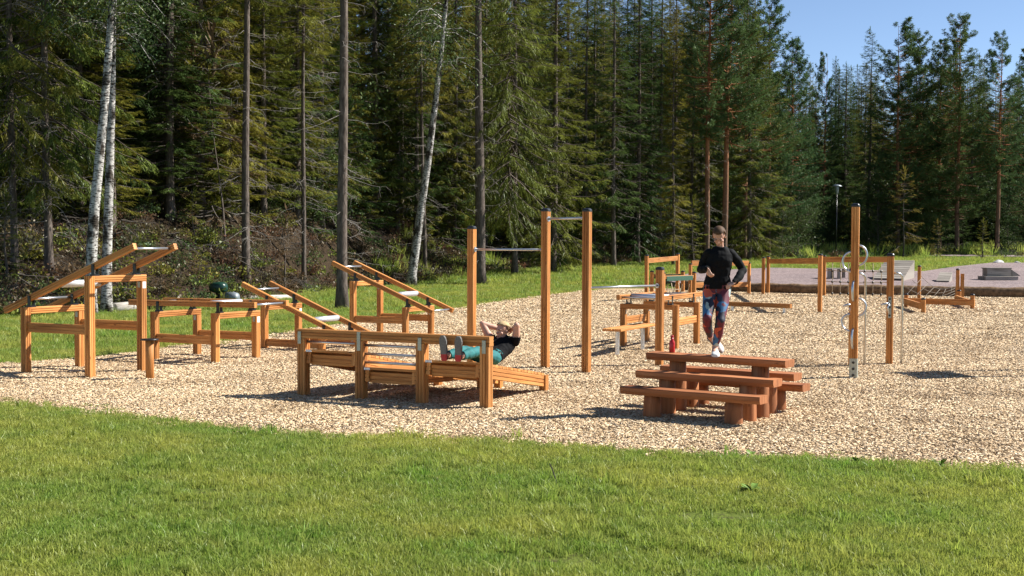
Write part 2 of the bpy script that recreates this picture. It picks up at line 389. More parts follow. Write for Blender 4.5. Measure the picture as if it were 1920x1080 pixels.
def chip_mat():
    m, nt, b = newmat('wood_chip_bed'); g = N(nt, 'ShaderNodeNewGeometry'); P = g.outputs['Position']
    v = N(nt, 'ShaderNodeTexVoronoi'); v.inputs['Scale'].default_value = 26; v.inputs['Randomness'].default_value = 1
    nz = N(nt, 'ShaderNodeTexNoise'); nz.inputs['Scale'].default_value = 14; nt.links.new(P, nz.inputs['Vector'])
    va = N(nt, 'ShaderNodeVectorMath'); va.operation = 'MULTIPLY_ADD'; va.inputs[1].default_value = (.12, .12, 0)
    nt.links.new(nz.outputs[1], va.inputs[0]); nt.links.new(P, va.inputs[2]); nt.links.new(va.outputs[0], v.inputs['Vector'])
    sx = N(nt, 'ShaderNodeSeparateColor'); nt.links.new(v.outputs['Color'], sx.inputs[0])
    c = ramp(nt, sx.outputs[0], [(0, (.24, .16, .085)), (.25, (.40, .28, .16)), (.6, (.52, .395, .24)), (1, (.64, .53, .36))])
    big = noise_tex(nt, P, .7, 4); c = mixc(nt, 1.0, c, ramp(nt, big, [(.3, (.74, .69, .64)), (.5, (1.0, .98, .96)), (.7, (1.06, 1.05, 1.03))]), 'MULTIPLY')
    nt.links.new(c, b.inputs['Base Color']); b.inputs['Roughness'].default_value = .9; b.inputs['Specular IOR Level'].default_value = .1
    bump(nt, v.outputs['Distance'], b, 1.0, .03); return m
chip_px = [(-140, 738), (-60, 749), (0, 757), (120, 768), (260, 783), (400, 802), (520, 814), (640, 821), (780, 820), (860, 823), (980, 832), (1100, 841), (1250, 851),
           (1400, 857), (1550, 862), (1700, 872), (1800, 878), (1920, 884), (2080, 892), (2080, 558), (1900, 556), (1700, 552), (1500, 549), (1380, 545), (1290, 540), (1240, 537),
           (1180, 537), (1110, 544), (1000, 557), (875, 577), (823, 584), (670, 604), (559, 620), (503, 629), (418, 641), (348, 649), (302, 653), (259, 661), (200, 668), (144, 673), (39, 680), (-60, 690), (-140, 700)]
chip_poly = [gp(*p).xy for p in chip_px]
chip_bed, chip_out = sheet('wood_chip_ground', chip_poly, chip_mat(), 0.006, False)

def gravel_mat():
    m, nt, b = newmat('purple_grey_gravel'); g = N(nt, 'ShaderNodeNewGeometry'); P = g.outputs['Position']
    n1 = noise_tex(nt, P, 6, 6, .75); n2 = noise_tex(nt, P, .35, 3); n3 = noise_tex(nt, P, 28, 2)
    c = ramp(nt, n1, [(.3, (.13, .10, .097)), (.5, (.255, .205, .20)), (.7, (.40, .338, .332))])
    c = mixc(nt, .6, c, ramp(nt, n3, [(.35, (.45, .42, .42)), (.65, (1.25, 1.2, 1.2))]), 'MULTIPLY')
    c = mixc(nt, 1.0, c, ramp(nt, n2, [(.3, (.82, .82, .84)), (.7, (1.1, 1.08, 1.06))]), 'MULTIPLY')
    nt.links.new(c, b.inputs['Base Color']); b.inputs['Roughness'].default_value = .95; b.inputs['Specular IOR Level'].default_value = .15
    bump(nt, n1, b, 1.0, .05); return m
M['gravel'] = gravel_mat()
grav_px = [(1236, 531), (1290, 541), (1380, 546), (1500, 549.5), (1700, 552.5), (1900, 556.5), (2080, 558.5), (2080, 497), (1920, 498), (1858, 498), (1788, 506), (1731, 515), (1640, 513), (1532, 510), (1445, 508), (1380, 511), (1305, 518)]
sheet('gravel_yard', [gpt(*p).xy for p in grav_px], M['gravel'], 0.20, True, .6, 1.0, .12)
sheet('gravel_patch', [gp(*p).xy for p in [(1885, 655), (1905, 640), (1960, 632), (2020, 650), (1980, 672), (1900, 670)]], M['gravel'], .011, False, 0, .3, .1)
# the far footpath that leaves the yard and runs up between the trees
path_c = [(60, 97), (47, 98), (36, 99.5), (30, 102), (27.5, 108), (29, 114), (30, 120), (27, 128), (24.5, 138), (22, 150)]
L_, R_ = [], []
for k, p in enumerate(path_c):
    a = Vector(path_c[max(0, k-1)]); b = Vector(path_c[min(len(path_c)-1, k+1)]); t = (b - a).normalized(); w = 1.8
    L_.append((p[0] - t.y*w, p[1] + t.x*w)); R_.append((p[0] + t.y*w, p[1] - t.x*w))
sheet('footpath', L_ + R_[::-1], M['gravel'], .12, True, .4, 1.0, .2)

# ------------------------------------------------------------------ wood chips
def chip_cluster(seed, n=78, R=.26):
    r = np.random.default_rng(seed); V = []; F = []; T = []
    for k in range(n):
        L = r.uniform(.015, .066); w = r.uniform(.006, .019); t = r.uniform(.002, .005)
        a = r.uniform(0, 6.283); rr = R * math.sqrt(r.uniform()); b = r.uniform(0, 6.283)
        R3 = Matrix.Rotation(a, 3, 'Z') @ Matrix.Rotation(r.normal(0, .20), 3, 'Y') @ Matrix.Rotation(r.normal(0, .24), 3, 'X')
        c = Vector((rr*math.cos(b), rr*math.sin(b), r.uniform(.004, .017)))
        bx = [(-1, -.7, -1), (1, -1, -1), (.8, 1, -1), (-1, .6, -1), (-1, -.7, 1), (1, -1, 1), (.8, 1, 1), (-1, .6, 1)]
        o = len(V); V += [tuple(c + R3 @ Vector((p[0]*L/2, p[1]*w/2, p[2]*t/2))) for p in bx]; T += [r.uniform()] * 8
        F += [[o+4, o+5, o+6, o+7], [o, o+1, o+5, o+4], [o+1, o+2, o+6, o+5], [o+2, o+3, o+7, o+6], [o+3, o, o+4, o+7]]
    return V, F, T
m, nt, b = newmat('wood_chip'); a_ = N(nt, 'ShaderNodeAttribute'); a_.attribute_name = 'tint'
c = ramp(nt, a_.outputs['Fac'], [(0, (.15, .092, .048)), (.12, (.32, .215, .115)), (.40, (.56, .405, .235)), (.8, (.69, .55, .36)), (1, (.78, .67, .50))])
g_ = N(nt, 'ShaderNodeNewGeometry'); bg_ = noise_tex(nt, g_.outputs['Position'], .7, 4)
c = mixc(nt, 1.0, c, ramp(nt, bg_, [(.3, (.74, .69, .64)), (.5, (1.0, .98, .96)), (.7, (1.06, 1.05, 1.03))]), 'MULTIPLY')
nt.links.new(c, b.inputs['Base Color']); b.inputs['Roughness'].default_value = .75; b.inputs['Specular IOR Level'].default_value = .25
M['chip'] = m
chipv = [tinted(f'chip_cluster_{k}', *chip_cluster(100 + k), M['chip']) for k in range(14)]
P = np.array([tuple(p) for p in chip_out])
def fill(poly, y0, y1, dens, margin=2.5, half=.418):
    A0 = 2 * (half * y1 + margin) * (y1 - y0); n = int(A0 * dens)
    X = RNG.uniform(-half*y1-margin, half*y1+margin, n); Y = RNG.uniform(y0, y1, n)
    k = (np.abs(X) < half * Y + margin)
    if poly is not None: k &= in_poly(poly, X, Y)
    return X[k], Y[k]
cx_, cy_, cs_ = [], [], []
for y0, y1, dn, s0 in ((10, 17, 34, 1.0), (17, 25, 26, 1.1), (25, 36, 13, 1.45), (36, 54, 6, 2.0)):
    X, Y = fill(P, y0, y1, dn); cx_.append(X); cy_.append(Y); cs_.append(RNG.uniform(.85, 1.2, len(X)) * s0)
cx_ = np.concatenate(cx_); cy_ = np.concatenate(cy_); cs_ = np.concatenate(cs_)
for p_ in chip_out:                              # chips kicked out over the rim
    if p_[1] < 26 and abs(p_[0]) < 12:
        for q in range(5):
            cx_ = np.append(cx_, p_[0] + RNG.normal(0, .16)); cy_ = np.append(cy_, p_[1] + RNG.normal(0, .16)); cs_ = np.append(cs_, RNG.uniform(.4, .8))
scatter('wood_chips', np.stack([cx_, cy_, np.full(len(cx_), .004)], 1), rotz(len(cx_)), cs_, chipv, 'loose pale wood chips covering the exercise area')

# ------------------------------------------------------------------ grass
def grass_mat():
    m = M['grassblade']; nt = m.node_tree
    return m
def tuft(seed, n=40, R=.085, h0=.02, h1=.058, w=.0034, lean=.75):
    r = np.random.default_rng(seed); V = []; F = []; T = []
    for k in range(n):
        a = r.uniform(0, 6.283); rr = R * math.sqrt(r.uniform()); x, y = rr*math.cos(a), rr*math.sin(a)
        h = r.uniform(h0, h1); d = r.uniform(0, 6.283); le = abs(r.normal(0, lean)) * h; f = r.uniform(0, 6.283)
        wx, wy = math.cos(f)*w*r.uniform(.7, 1.3), math.sin(f)*w*r.uniform(.7, 1.3); dx, dy = math.cos(d)*le, math.sin(d)*le
        o = len(V); t = r.uniform(.15, .8) if r.uniform() > .14 else r.uniform(.85, 1)
        V += [(x-wx, y-wy, -.005), (x+wx, y+wy, -.005), (x+dx*.35+wx*.8, y+dy*.35+wy*.8, h*.6), (x+dx*.35-wx*.8, y+dy*.35-wy*.8, h*.6), (x+dx, y+dy, h), (x+dx*1.01, y+dy*1.01, h*1.0)]
        T += [t * .8] * 2 + [t] * 4
        F += [[o, o+1, o+2, o+3], [o+3, o+2, o+5, o+4]]
    return V, F, T
# broad patches of greener and of dry, yellow turf
nt = M['grassblade'].node_tree
rampn = [n for n in nt.nodes if n.type == 'VALTORGB'][0]; gg = N(nt, 'ShaderNodeNewGeometry')
pn = noise_tex(nt, gg.outputs['Position'], .55, 5, .6)
tgt = [l.to_socket for l in rampn.outputs[0].links][0]
pc = mixc(nt, 1.0, rampn.outputs[0], ramp(nt, pn, [(.34, (.72, .98, .8)), (.48, (1.02, 1.03, 1.0)), (.60, (1.45, 1.2, 1.25)), (.70, (1.8, 1.4, 1.7))]), 'MULTIPLY')
nt.links.new(pc, tgt)
tuftv = [tinted(f'grass_tuft_{k}', *tuft(200 + k), M['grassblade']) for k in range(8)]
tuftv += [tinted(f'grass_tuft_{8+k}', *tuft(230 + k, 24, .06, .05, .125, .0042, .75), M['grassblade']) for k in range(3)]
gx_, gy_, gs_, gi_ = [], [], [], []
BARE = [(*gp(px, py).xy, r) for px, py, r in ((385, 922, .17), (358, 945, .15), (1065, 1055, .18), (1350, 968, .24), (1060, 935, .12), (240, 978, .05), (740, 1010, .07), (1720, 935, .09), (1500, 1010, .08))]
for y0, y1, dn, s0 in ((5.5, 10, 330, .9), (10, 16, 250, .95), (16, 24, 110, 1.25), (24, 36, 60, 1.7), (36, 60, 18, 2.3), (60, 112, 5, 3.4)):
    X, Y = fill(None, y0, y1, dn, 1.5 if y0 < 16 else 2.5)
    bare = np.zeros(len(X), bool)
    for bx, by, br in BARE: bare |= np.hypot((X - bx) / 1.7, Y - by) < br * RNG.uniform(.5, 1.15, len(X))
    k = ~bare & ~in_poly(P, X + RNG.normal(0, 1, len(X))*RNG.choice([.05, .10, .30], len(X), p=[.5, .4, .1]), Y + RNG.normal(0, 1, len(Y))*RNG.choice([.05, .10, .30], len(Y), p=[.5, .4, .1]))
    ed = np.interp(X, EX, EY); k &= (Y < ed + RNG.normal(0, .8, len(X)))
    X, Y = X[k], Y[k]
    if y0 >= 60:
        pc_ = np.array([Vector(path_c[k]).lerp(Vector(path_c[k+1]), q) for k in range(len(path_c)-1) for q in np.linspace(0, 1, 6)])
        q = np.min(np.hypot(X[:, None] - pc_[None, :, 0], Y[:, None] - pc_[None, :, 1]), 1) > 2.2; X, Y = X[q], Y[q]
    if y0 >= 36:
        GP = np.array([tuple(gpt(*p).xy) for p in grav_px]); q = ~in_poly(GP, X, Y); X, Y = X[q], Y[q]
    gx_.append(X); gy_.append(Y); gs_.append(RNG.uniform(.75, 1.25, len(X)) * s0)
    pnz = np.array([noise.noise(Vector((x*.8, y*.8, 3))) for x, y in zip(X, Y)])
    tall = RNG.uniform(size=len(X)) < np.clip(.02 + .14 * (pnz > .25), 0, 1); gi_.append(np.where(tall, RNG.integers(8, 11, len(X)), RNG.integers(0, 8, len(X))))
gx_ = np.concatenate(gx_); gy_ = np.concatenate(gy_); gs_ = np.concatenate(gs_); gi_ = np.concatenate(gi_)
gz_ = np.array([terrain(x, y) for x, y in zip(gx_, gy_)])
scatter('grass', np.stack([gx_, gy_, gz_], 1), rotz(len(gx_), .08), gs_, tuftv, 'shaggy sunlit lawn grass around the chip bed', gi_)
# ------------------------------------------------------------------ play and training equipment
PW = 0.112                                      # post width
def lever_station(label, base, rz, zh, zl, hs, rail, u0, u1, thick, thin, group='lever lifting stations'):
    """two post pairs with cross beams, two side rails and a pivoting lever of two beams joined by steel tubes; hs: the side (+1/-1) of the higher pair"""
    t = thing('lever_station', label, 'exercise station', base, rz, group)
    U, W = .66, .54
    for su in (-1, 1):
        z = zh if su == hs else zl
        for sv in (-1, 1):
            p = MB().beam((su*U, sv*W, -.25), (su*U, sv*W, z if sv < 0 else z - .102), PW, PW, (0, 1, 0)).build('post', M['wood'], t)
            if sv > 0: MB().box((su*U, sv*W - PW/2 - .0015, z - .155), (.05, .003, .09)).build('joint_plate', M['plate'], p)
        MB().beam((su*U, -W + PW/2 + .002, z - .05), (su*U, W + PW/2, z - .05), PW - .006, .10).build('cross_beam', M['wood'], t)
    for sv in (-1, 1):
        MB().beam((-U + PW/2, sv*W, rail - .0725), (U - PW/2, sv*W, rail - .0725), .05, .145).build('side_rail', M['wood'], t)
    a, b = (zl, zh) if hs > 0 else (zh, zl)
    sl = (b - a) / (2*U); zc = (a + b) / 2 + .145
    f = lambda u: zc + sl * u
    for sv in (-1, 1):
        MB().beam((u0, sv*.43, f(u0)), (u1, sv*.43, f(u1)), .075, .095).build('lever_beam', M['wood'], t)
        for su in (-1, 1):
            z = zh if su == hs else zl
            m = MB()
            for q in (-.043, .043): m.beam((su*U, sv*.43 + q, z - .002), (su*U, sv*.43 + q, f(su*U) + .03), .006, .06, (1, 0, 0), False)
            m.tube([(su*U, sv*.43 - .055, f(su*U) + .012), (su*U, sv*.43 + .055, f(su*U) + .012)], .018, 8); m.box((su*U, sv*.43, z + .012), (.10, .10, .024))
            m.build('pivot_bracket', M['black'], t)
    MB().tube([(thick, -.39, f(thick)), (thick, .39, f(thick))], .056, 18).build('weight_tube', M['tubesteel'], t)
    for u in thin: MB().tube([(u, -.40, f(u)), (u, .40, f(u))], .019, 10).build('grip_bar', M['steel'], t)
    su = hs; MB().box((su*U + PW/2 + .001, W, (zh if True else 0) - .16), (.003, .07, .10)).build('instruction_sticker', M['whiteplate'], t)
    return t
def centre(px, py): p = gp(px, py); return p + E1*.66 + E2*.54
lever_station('tall wooden lever station at the far left, beams slanting up toward the birches', Vector((-6.62, 18.93, 0)), ANG, 1.52, 1.02, 1, .79, -1.22, 1.45, -.08, (-.72, 1.36))
lever_station('wooden lever station with level beams beside the round stool post', Vector((-5.32, 21.25, 0)), ANG, .845, .835, 1, .46, -1.33, 1.42, .45, (-1.0, 1.36))
lever_station('lowest wooden lever station, slanting down behind the sit-up bench top rail', centre(496, 654), ANG, .84, .32, -1, .20, -1.27, 1.08, .38, (-1.02, 1.0))
lever_station('wooden lever station beside the bare spruce trunk, beams slanting down to the right', centre(662, 632), ANG, 1.21, .68, -1, .47, -1.27, 1.27, .38, (-1.06, 1.2))
lever_station('wooden lever station behind the short pull-up post, next to the plank seat', Vector((2.98, 24.5, 0)), ANG + math.pi/2, .86, .86, 1, .60, -1.25, 1.5, -.62, (-1.12, .55, 1.3))

# plank seat with galvanised legs
s0, s1 = gp(1157, 668), gp(1205, 656.5); mid = (s0 + s1) / 2; mid.z = 0
t = thing('plank_seat', 'low wooden plank seat on two galvanised legs', 'bench', mid, ANG + math.pi/2)
for q in (-1, 1):
    MB().beam((q*.66, 0, -.2), (q*.66, 0, .455), .05, .09, (1, 0, 0), False).build('leg', M['steel'], t)
    MB().beam((-.95, q*.095, .485), (.92, q*.095, .485), .175, .045).build('plank', M['wood'], t)
MB().box((-.0, 0, .458), (1.4, .2, .008)).build('bracket', M['steel'], t)

# sit-up bench
SO = Vector((-2.75, 16.14, 0)); BAY = .907
t = thing('sit_up_bench', 'triple wooden sit-up bench with slatted boards and steel foot rods', 'exercise bench', SO, ANG)
for k in range(4): MB().beam((BAY*k, 0, -.3), (BAY*k, 0, .765), PW+.012, PW+.012, (0, 1, 0)).build('post', M['wood'], t)
MB().beam((-.07, 0, .827), (BAY*3 + .07, 0, .827), PW, .122).build('top_rail', M['wood'], t)
for k in range(4): MB().box((BAY*k - (.02 if k == 0 else 0), -.066, .76 if k else .775), (.05, .006, .16 if k != 1 else .24)).build('joint_plate', M['plate'], t)
for k, zs in ((0, (.72,)), (1, (.71, .60, .49))):
    for z in zs: MB().tube([(BAY*k + .06, 0, z), (BAY*(k+1) - .06, 0, z)], .019, 10).build('foot_rod', M['steel'], t)
for k, (zf, zr, Lb) in enumerate(((.62, .30, 1.72), (.43, .34, 1.75), (.565, .265, 1.86))):
    x0, x1 = BAY*k + .075, BAY*(k+1) - .075; sl = (zr - zf) / Lb; g = lambda v: zf + sl*(v + .02)
    for x in (x0 + .03, x1 - .03):
        r = MB().beam((x, -.03, g(-.03) - .11), (x, Lb, g(Lb) - .11), .055, .15).build('side_rail', M['wood'], t)
        MB().beam((x, Lb + .05, -.25), (x, Lb + .05, g(Lb) - .03), .10, .10, (0, 1, 0)).build('rear_leg', M['wood'], t)
    MB().beam((x0 + .06, .02, g(0) - .13), (x1 - .06, .02, g(0) - .13), .04, .14).build('apron', M['wood'], t)
    ns = 18; sw = (Lb + .04) / ns
    for q in range(ns):
        v = -.04 + sw * (q + .5)
        MB().beam((x0, v, g(v) - .016), (x1, v, g(v) - .016), sw - .008, .032, (0, -sl, 1), False, .003).build('slat', M['wood'], t)
    MB().box((x0 + .05, -.062, g(-.05) - .018), (.09, .003, .028)).build('label_plate', M['whiteplate'], t)

# pull-up bars
PB = [gp(884, 683), gp(1022, 691), gp(1099, 700), gp(1236, 686)]
t = thing('pull_up_bars', 'tall wooden posts joined by horizontal steel pull-up bars at three heights', 'pull-up bars', PB[1])
hts = (2.27, 2.55, 2.53, 1.60); PB = [p - PB[1] for p in PB]
rot = Matrix.Rotation(ANG, 3, 'Z')
for p, h in zip(PB, hts):
    m = MB().beam((0, 0, -.3), (0, 0, h), .118, .118, (0, 1, 0)); o = m.build('post', M['wood'], t, p, (0, 0, ANG))
    MB().cap((0, 0, h), .118).build('cap', M['black'], o)
for i, j, z in ((0, 1, 1.93), (1, 2, 2.43), (2, 3, 1.34)):
    a, b = PB[i].copy(), PB[j].copy(); a.z = b.z = z; d = (b - a).normalized()
    o = MB().tube([a + d*.06, b - d*.06], .0185, 12).build('bar', M['steel'], t)
    for e, s in ((a + d*.062, 1), (b - d*.062, -1)): MB().tube([e, e + d*s*.012], .042, 12).build('flange', M['steel'], o)

# log table with four benches stepping up to it
TA = math.radians(-34); T1 = Vector((math.cos(TA), math.sin(TA), 0)); T2 = Vector((-T1.y, T1.x, 0))
tl, tr = gp(1209, 662, .70), gp(1474, 675.5, .70); tc_ = (tl + tr) / 2; tc_.z = 0; tc_ += T2 * .14
def half_log(name, label, cat, off, zt, ue, L, w, group=None):
    t = thing(name, label, cat, tc_ + T2*off + T1*ue, TA, group); th = .085
    m = MB(); R = []                         # a slab sawn from a log: flat top, rounded lower edges
    for i in range(9):
        x = -L/2 + L*i/8; k = 1 + .03*noise.noise(Vector((x*2, off*9, zt))); dz = .006*noise.noise(Vector((x*3, off, 5)))
        R.append([Vector((x, y*w/2*k, zt + z + dz)) for y, z in ((-1, -.012), (-.96, 0), (.96, 0), (1, -.012), (1, -th*.55), (.86, -th), (-.86, -th), (-1, -th*.55))])
    n = 8; V = [p for r in R for p in r]; F = []; Uv = []; ro = random.random()*30
    for i in range(8):
        for k in range(n):
            j = (k+1) % n; F.append([i*n+k, (i+1)*n+k, (i+1)*n+j, i*n+j]); y0, y1 = k*.05, (k+1)*.05
            Uv.append([(ro+y0, R[i][0].x), (ro+y0, R[i+1][0].x), (ro+y1, R[i+1][0].x), (ro+y1, R[i][0].x)])
    for ring in (list(range(n)), [8*n+k for k in range(n)][::-1]): F.append(ring); Uv.append([(ro + V[i].y*3, V[i].z*3) for i in ring])
    m.add(V, F, Uv); m.build('table_top' if cat == 'table' else 'seat', M['logwood'], t)
    for s in (-1, 1):
        rr = .105 if cat == 'table' else .10; x = s*(L/2 - .36)
        m = MB(); pts = [(x, 0, -.2), (x, 0, .05), (x, 0, zt*.5), (x, 0, zt - th + .004)]
        m.tube(pts, [rr*1.06, rr*1.04, rr, rr*.96], 18); m.build('leg', M['logwood'], t)
    return t
half_log('log_table', 'red-brown log table the runner stands on', 'table', 0, .70, 0, 1.78, .29)
gB = 'log benches stepping up to the table'
half_log('log_bench', 'lowest red-brown log bench, on the lawn side of the log table', 'bench', -.70, .35, .0, 1.74, .26, gB)
half_log('log_bench', 'upper red-brown log bench between the lowest bench and the log table', 'bench', -.36, .51, .02, 1.74, .26, gB)
half_log('log_bench', 'upper red-brown log bench just behind the log table', 'bench', .36, .51, -.02, 1.74, .26, gB)
half_log('log_bench', 'lowest red-brown log bench, farthest behind the log table', 'bench', .70, .35, -.04, 1.74, .26, gB)
# bottle standing on the table
bt = tc_ - T1*.64 + T2*.06
t = thing('bottle', 'small red metal drinking bottle standing on the log table', 'bottle', (bt.x, bt.y, .70))
MB().lathe([(.001, .002), (.034, .002), (.036, .012), (.036, .115), (.030, .135), (.017, .160), (.0155, .185)], seg=16).build('body', M['red'], t)
MB().lathe([(.0185, .183), (.019, .188), (.019, .208), (.016, .212), (.001, .212)], seg=14).build('cap', M['red'], t)

# round post stool
p = gp(281, 712); t = thing('stool_post', 'round wooden post with a flat black disc on top', 'stool', p)
MB().tube([(0, 0, -.2), (0, 0, .3), (0, 0, .585)], [.062, .06, .059], 18).build('post', M['wood'], t)
MB().lathe([(.001, .583), (.125, .583), (.132, .592), (.128, .604), (.001, .606)], seg=22).build('disc', M['black'], t)

# tall pole with steel loops
p = gp(1600, 710); t = thing('loop_pole', 'tallest wooden pole with bent steel loops and a steel foot', 'climbing pole', p, math.radians(-20))
MB().beam((0, 0, .30), (0, 0, 2.60), .112, .112, (0, 1, 0)).build('post', M['wood'], t)
MB().cap((0, 0, 2.60), .112).build('cap', M['black'], t)
o = MB().beam((0, 0, -.2), (0, 0, .31), .120, .120, (0, 1, 0), False).build('foot', M['plate'], t)
for z in (.06, .155, .25): MB().tube([(-.0, -.061, z), (0, -.072, z)], .020, 10).build('bolt', M['black'], o)
def loop(z0, z1, dx, dy, depth, par):
    c = (z0 + z1) / 2; h = (z1 - z0) / 2; d = Vector((dx, dy, 0)).normalized(); pts = []
    for i in range(15):
        a = math.pi * i / 14; pts.append(Vector((0, 0, c + h*math.cos(a))) + d*(.045 + depth*math.sin(a)))
    MB().tube(pts, .017, 10).build('loop', M['steel'], par)
loop(1.72, 2.02, 1, .15, .13, t); loop(1.62, 1.92, -1, .15, .14, t); loop(.95, 1.22, 1, .1, .125, t); loop(.72, .98, -1, .1, .14, t)
loop(1.18, 1.48, -.2, -1, .075, t); loop(.46, .76, -.2, -1, .075, t)
# two hand-rail posts
for q, (px, py, lab) in enumerate(((1667, 684, 'shorter wooden post with crank handles and a bent steel rail beside the loop pole'), (1597, 688, 'wooden rail post almost hidden behind the loop pole'))):
    p = gp(px, py); t = thing('rail_post', lab, 'exercise post', p, math.radians(-20), 'posts with bent steel rails')
    MB().beam((0, 0, -.2), (0, 0, 1.84 if q == 0 else 1.6), .112, .112, (0, 1, 0)).build('post', M['wood'], t)
    MB().cap((0, 0, 1.84 if q == 0 else 1.6), .112).build('cap', M['black'], t)
    pts = [(.06, .02, 1.56)] + [(.10 + .09*math.sin(a), .02 + .30*(1-math.cos(a)) * .4, 1.47 + .09*math.cos(a)) for a in np.linspace(0, math.pi/2, 7)] + [(.19, .16, .9), (.19, .17, -.1)]
    MB().tube(pts, .0185, 10).build('rail', M['steel'], t)
    o = MB().box((0, -.059, .98), (.052, .006, .36)).build('plate', M['plate'], t)
    for z in (.84, .98, 1.12): MB().tube([(0, -.061, z), (0, -.074, z)], .017, 10).build('bolt', M['black'], o)
    MB().tube([(-.02, -.06, 1.04), (-.05, -.12, 1.045), (-.14, -.15, 1.02)], .017, 8).build('crank', M['steel'], t)
    MB().tube([(.0, -.065, 1.05), (-.03, -.11, .98), (-.01, -.09, .87)], .015, 8).build('handle', M['steel'], t)

# frames of the obstacle course at the back
def frame(name, label, cat, posts, beams, group=None, capped=True, w=.12):
    """posts: (point, height); beams: (i, j, z0 at i, z1 at j, height)"""
    o0 = posts[0][0].copy(); t = thing(name, label, cat, o0, 0, group)
    for p, h in posts:
        q = MB().beam((0, 0, -.25), (0, 0, h), w, w, (0, 1, 0)).build('post', M['wood'], t, p - o0, (0, 0, ANG))
        if capped: MB().cap((0, 0, h), w).build('cap', M['black'], q)
    for i, j, z0, z1, hh in beams:
        a = posts[i][0] - o0; b = posts[j][0] - o0; a = Vector((a.x, a.y, a.z + z0)); b = Vector((b.x, b.y, b.z + z1)); d = (b - a).normalized() * .06
        MB().beam(a + d, b - d, .075, hh).build('beam', M['wood'], t)
    return t
def hgt(px, base, top): p = gp(px, base); return (base - top) * p.y / FPX
a, b = gp(1212, 566), gp(1270, 560)
frame('hurdle_frame', 'high wooden hurdle of two capped posts and a top beam', 'hurdle', [(a, hgt(1212, 566, 480)), (b, hgt(1270, 560, 477))], [(0, 1, hgt(1212, 566, 489), hgt(1270, 560, 484), .17)])
a, b = gp(1294, 556), gp(1404, 552)
frame('hurdle_frame', 'wide low wooden hurdle with two beams behind the runner', 'hurdle', [(a, hgt(1294, 556, 496)), (b, hgt(1404, 552, 494))], [(0, 1, 1.32, 1.30, .2), (0, 1, .45, .42, .2)])
a, b, c, d = gp(1222, 562), gp(1280, 562), gp(1301, 570), gp(1243, 574)
hs_ = [hgt(1222, 562, 510), hgt(1280, 562, 510), hgt(1301, 570, 512), hgt(1243, 574, 513)]
t = frame('net_crawl', 'low climbing net with green padded beams on four capped posts', 'climbing net', list(zip((a, b, c, d), hs_)), [(3, 2, hs_[3] - .12, hs_[2] - .12, .10), (0, 1, hs_[0] - .12, hs_[1] - .12, .10)])
for (p, q, h) in ((d, c, hs_[2]), (a, b, hs_[0])):
    dd = (q - p); MB().beam(p - a + dd*.08 + Vector((0, 0, h - .16)), p - a + dd*.92 + Vector((0, 0, h - .16)), .10, .16, (0, 0, 1), False).build('pad', M['green'], t)
m = MB()
for k in range(4):
    f_ = .15 + .7*k/3; p0 = d.lerp(c, f_) - a; p1 = a.lerp(b, f_) - a
    pts = [p0.lerp(p1, s) + Vector((0, 0, hs_[0] - .2 - .75*math.sin(math.pi*(.06 + .88*s)))) for s in np.linspace(0, 1, 9)]; m.tube(pts, .014, 6)
for s in (.15, .3, .5, .7, .85):
    pts = [(d.lerp(c, f_) - a).lerp(a.lerp(b, f_) - a, s) + Vector((0, 0, hs_[0] - .2 - .75*math.sin(math.pi*(.06 + .88*s)))) for f_ in (.15, .38, .62, .85)]; m.tube(pts, .014, 6)
m.build('rope_net', M['rope'], t)

a, b, c = gp(1431, 553), gp(1440, 551), gp(1537, 587)
frame('beam_frame', 'long wooden beam frame with twin posts at its farther end', 'climbing frame', [(a, hgt(1431, 553, 484)), (b, hgt(1440, 551, 482)), (c, hgt(1537, 587, 479))], [(1, 2, hgt(1440, 551, 490), hgt(1537, 587, 489), .19)])
a, b, c = gp(1546, 556), gp(1545.5, 557), gp(1668, 560)
a = gp(1545, 556); b = gp(1667, 559)
t = frame('net_climber', 'wooden frame with a hanging rope net behind the loop pole', 'climbing net', [(a, hgt(1545, 556, 481)), (b, hgt(1667, 559, 480))], [(0, 1, hgt(1545, 556, 486.5), hgt(1667, 559, 486.5), .22)])
m = MB(); zt = hgt(1545, 556, 492)
for k in range(1, 8):
    p = (b - a) * (k / 8); m.tube([p + Vector((0, 0, zt)), p + Vector((.02, 0, zt*.5)), p + Vector((0, 0, .02))], .016, 6)
for z in (.15, .62, 1.06): m.tube([Vector((0, 0, z)), (b - a)*.5 + Vector((0, 0, z - .05)), (b - a) + Vector((0, 0, z))], .016, 6)
m.build('rope_net', M['rope'], t)
m = MB()
for k in range(1, 8):
    for z in (.13, .60, 1.04): m.tube([(b-a)*(k/8) + Vector((0, -.001, z - .04)), (b-a)*(k/8) + Vector((0, -.001, z + .04))], .038, 8)
m.build('net_knot', M['black'], t)

# slanting rope web between two posts
a, b = gp(1723, 561), gp(1795, 563)
t = frame('web_post', 'wooden post holding the slack rope web, beside the grey ramp', 'climbing post', [(a, hgt(1723, 561, 500))], [], 'posts of the slack rope web')
o_ = a
m = MB(); rr = random.Random(4)
A0 = gp(1668, 568) - o_; B0 = gp(1790, 560) - o_
for k in range(5):
    s = k / 4; p0 = Vector((0, 0, .95)).lerp(A0 + Vector((0, 0, .12)), s); p1 = B0 + Vector((0, 0, .5 - .4*s))
    m.tube([p0.lerp(p1, q) + Vector((0, 0, -.32*math.sin(math.pi*q))) for q in np.linspace(0, 1, 8)], .009, 5)
for k in range(6):
    q = (k + .5) / 6; m.tube([Vector((0, 0, .95)).lerp(B0 + Vector((0, 0, .5)), q) + Vector((0, 0, -.32*math.sin(math.pi*q))), (A0 + Vector((0, 0, .12))).lerp(B0 + Vector((0, 0, .1)), (q + .12) / 1.12) + Vector((0, 0, -.05*math.sin(math.pi*q)))], .009, 5)
m.build('rope_web', M['darkrope'], t)
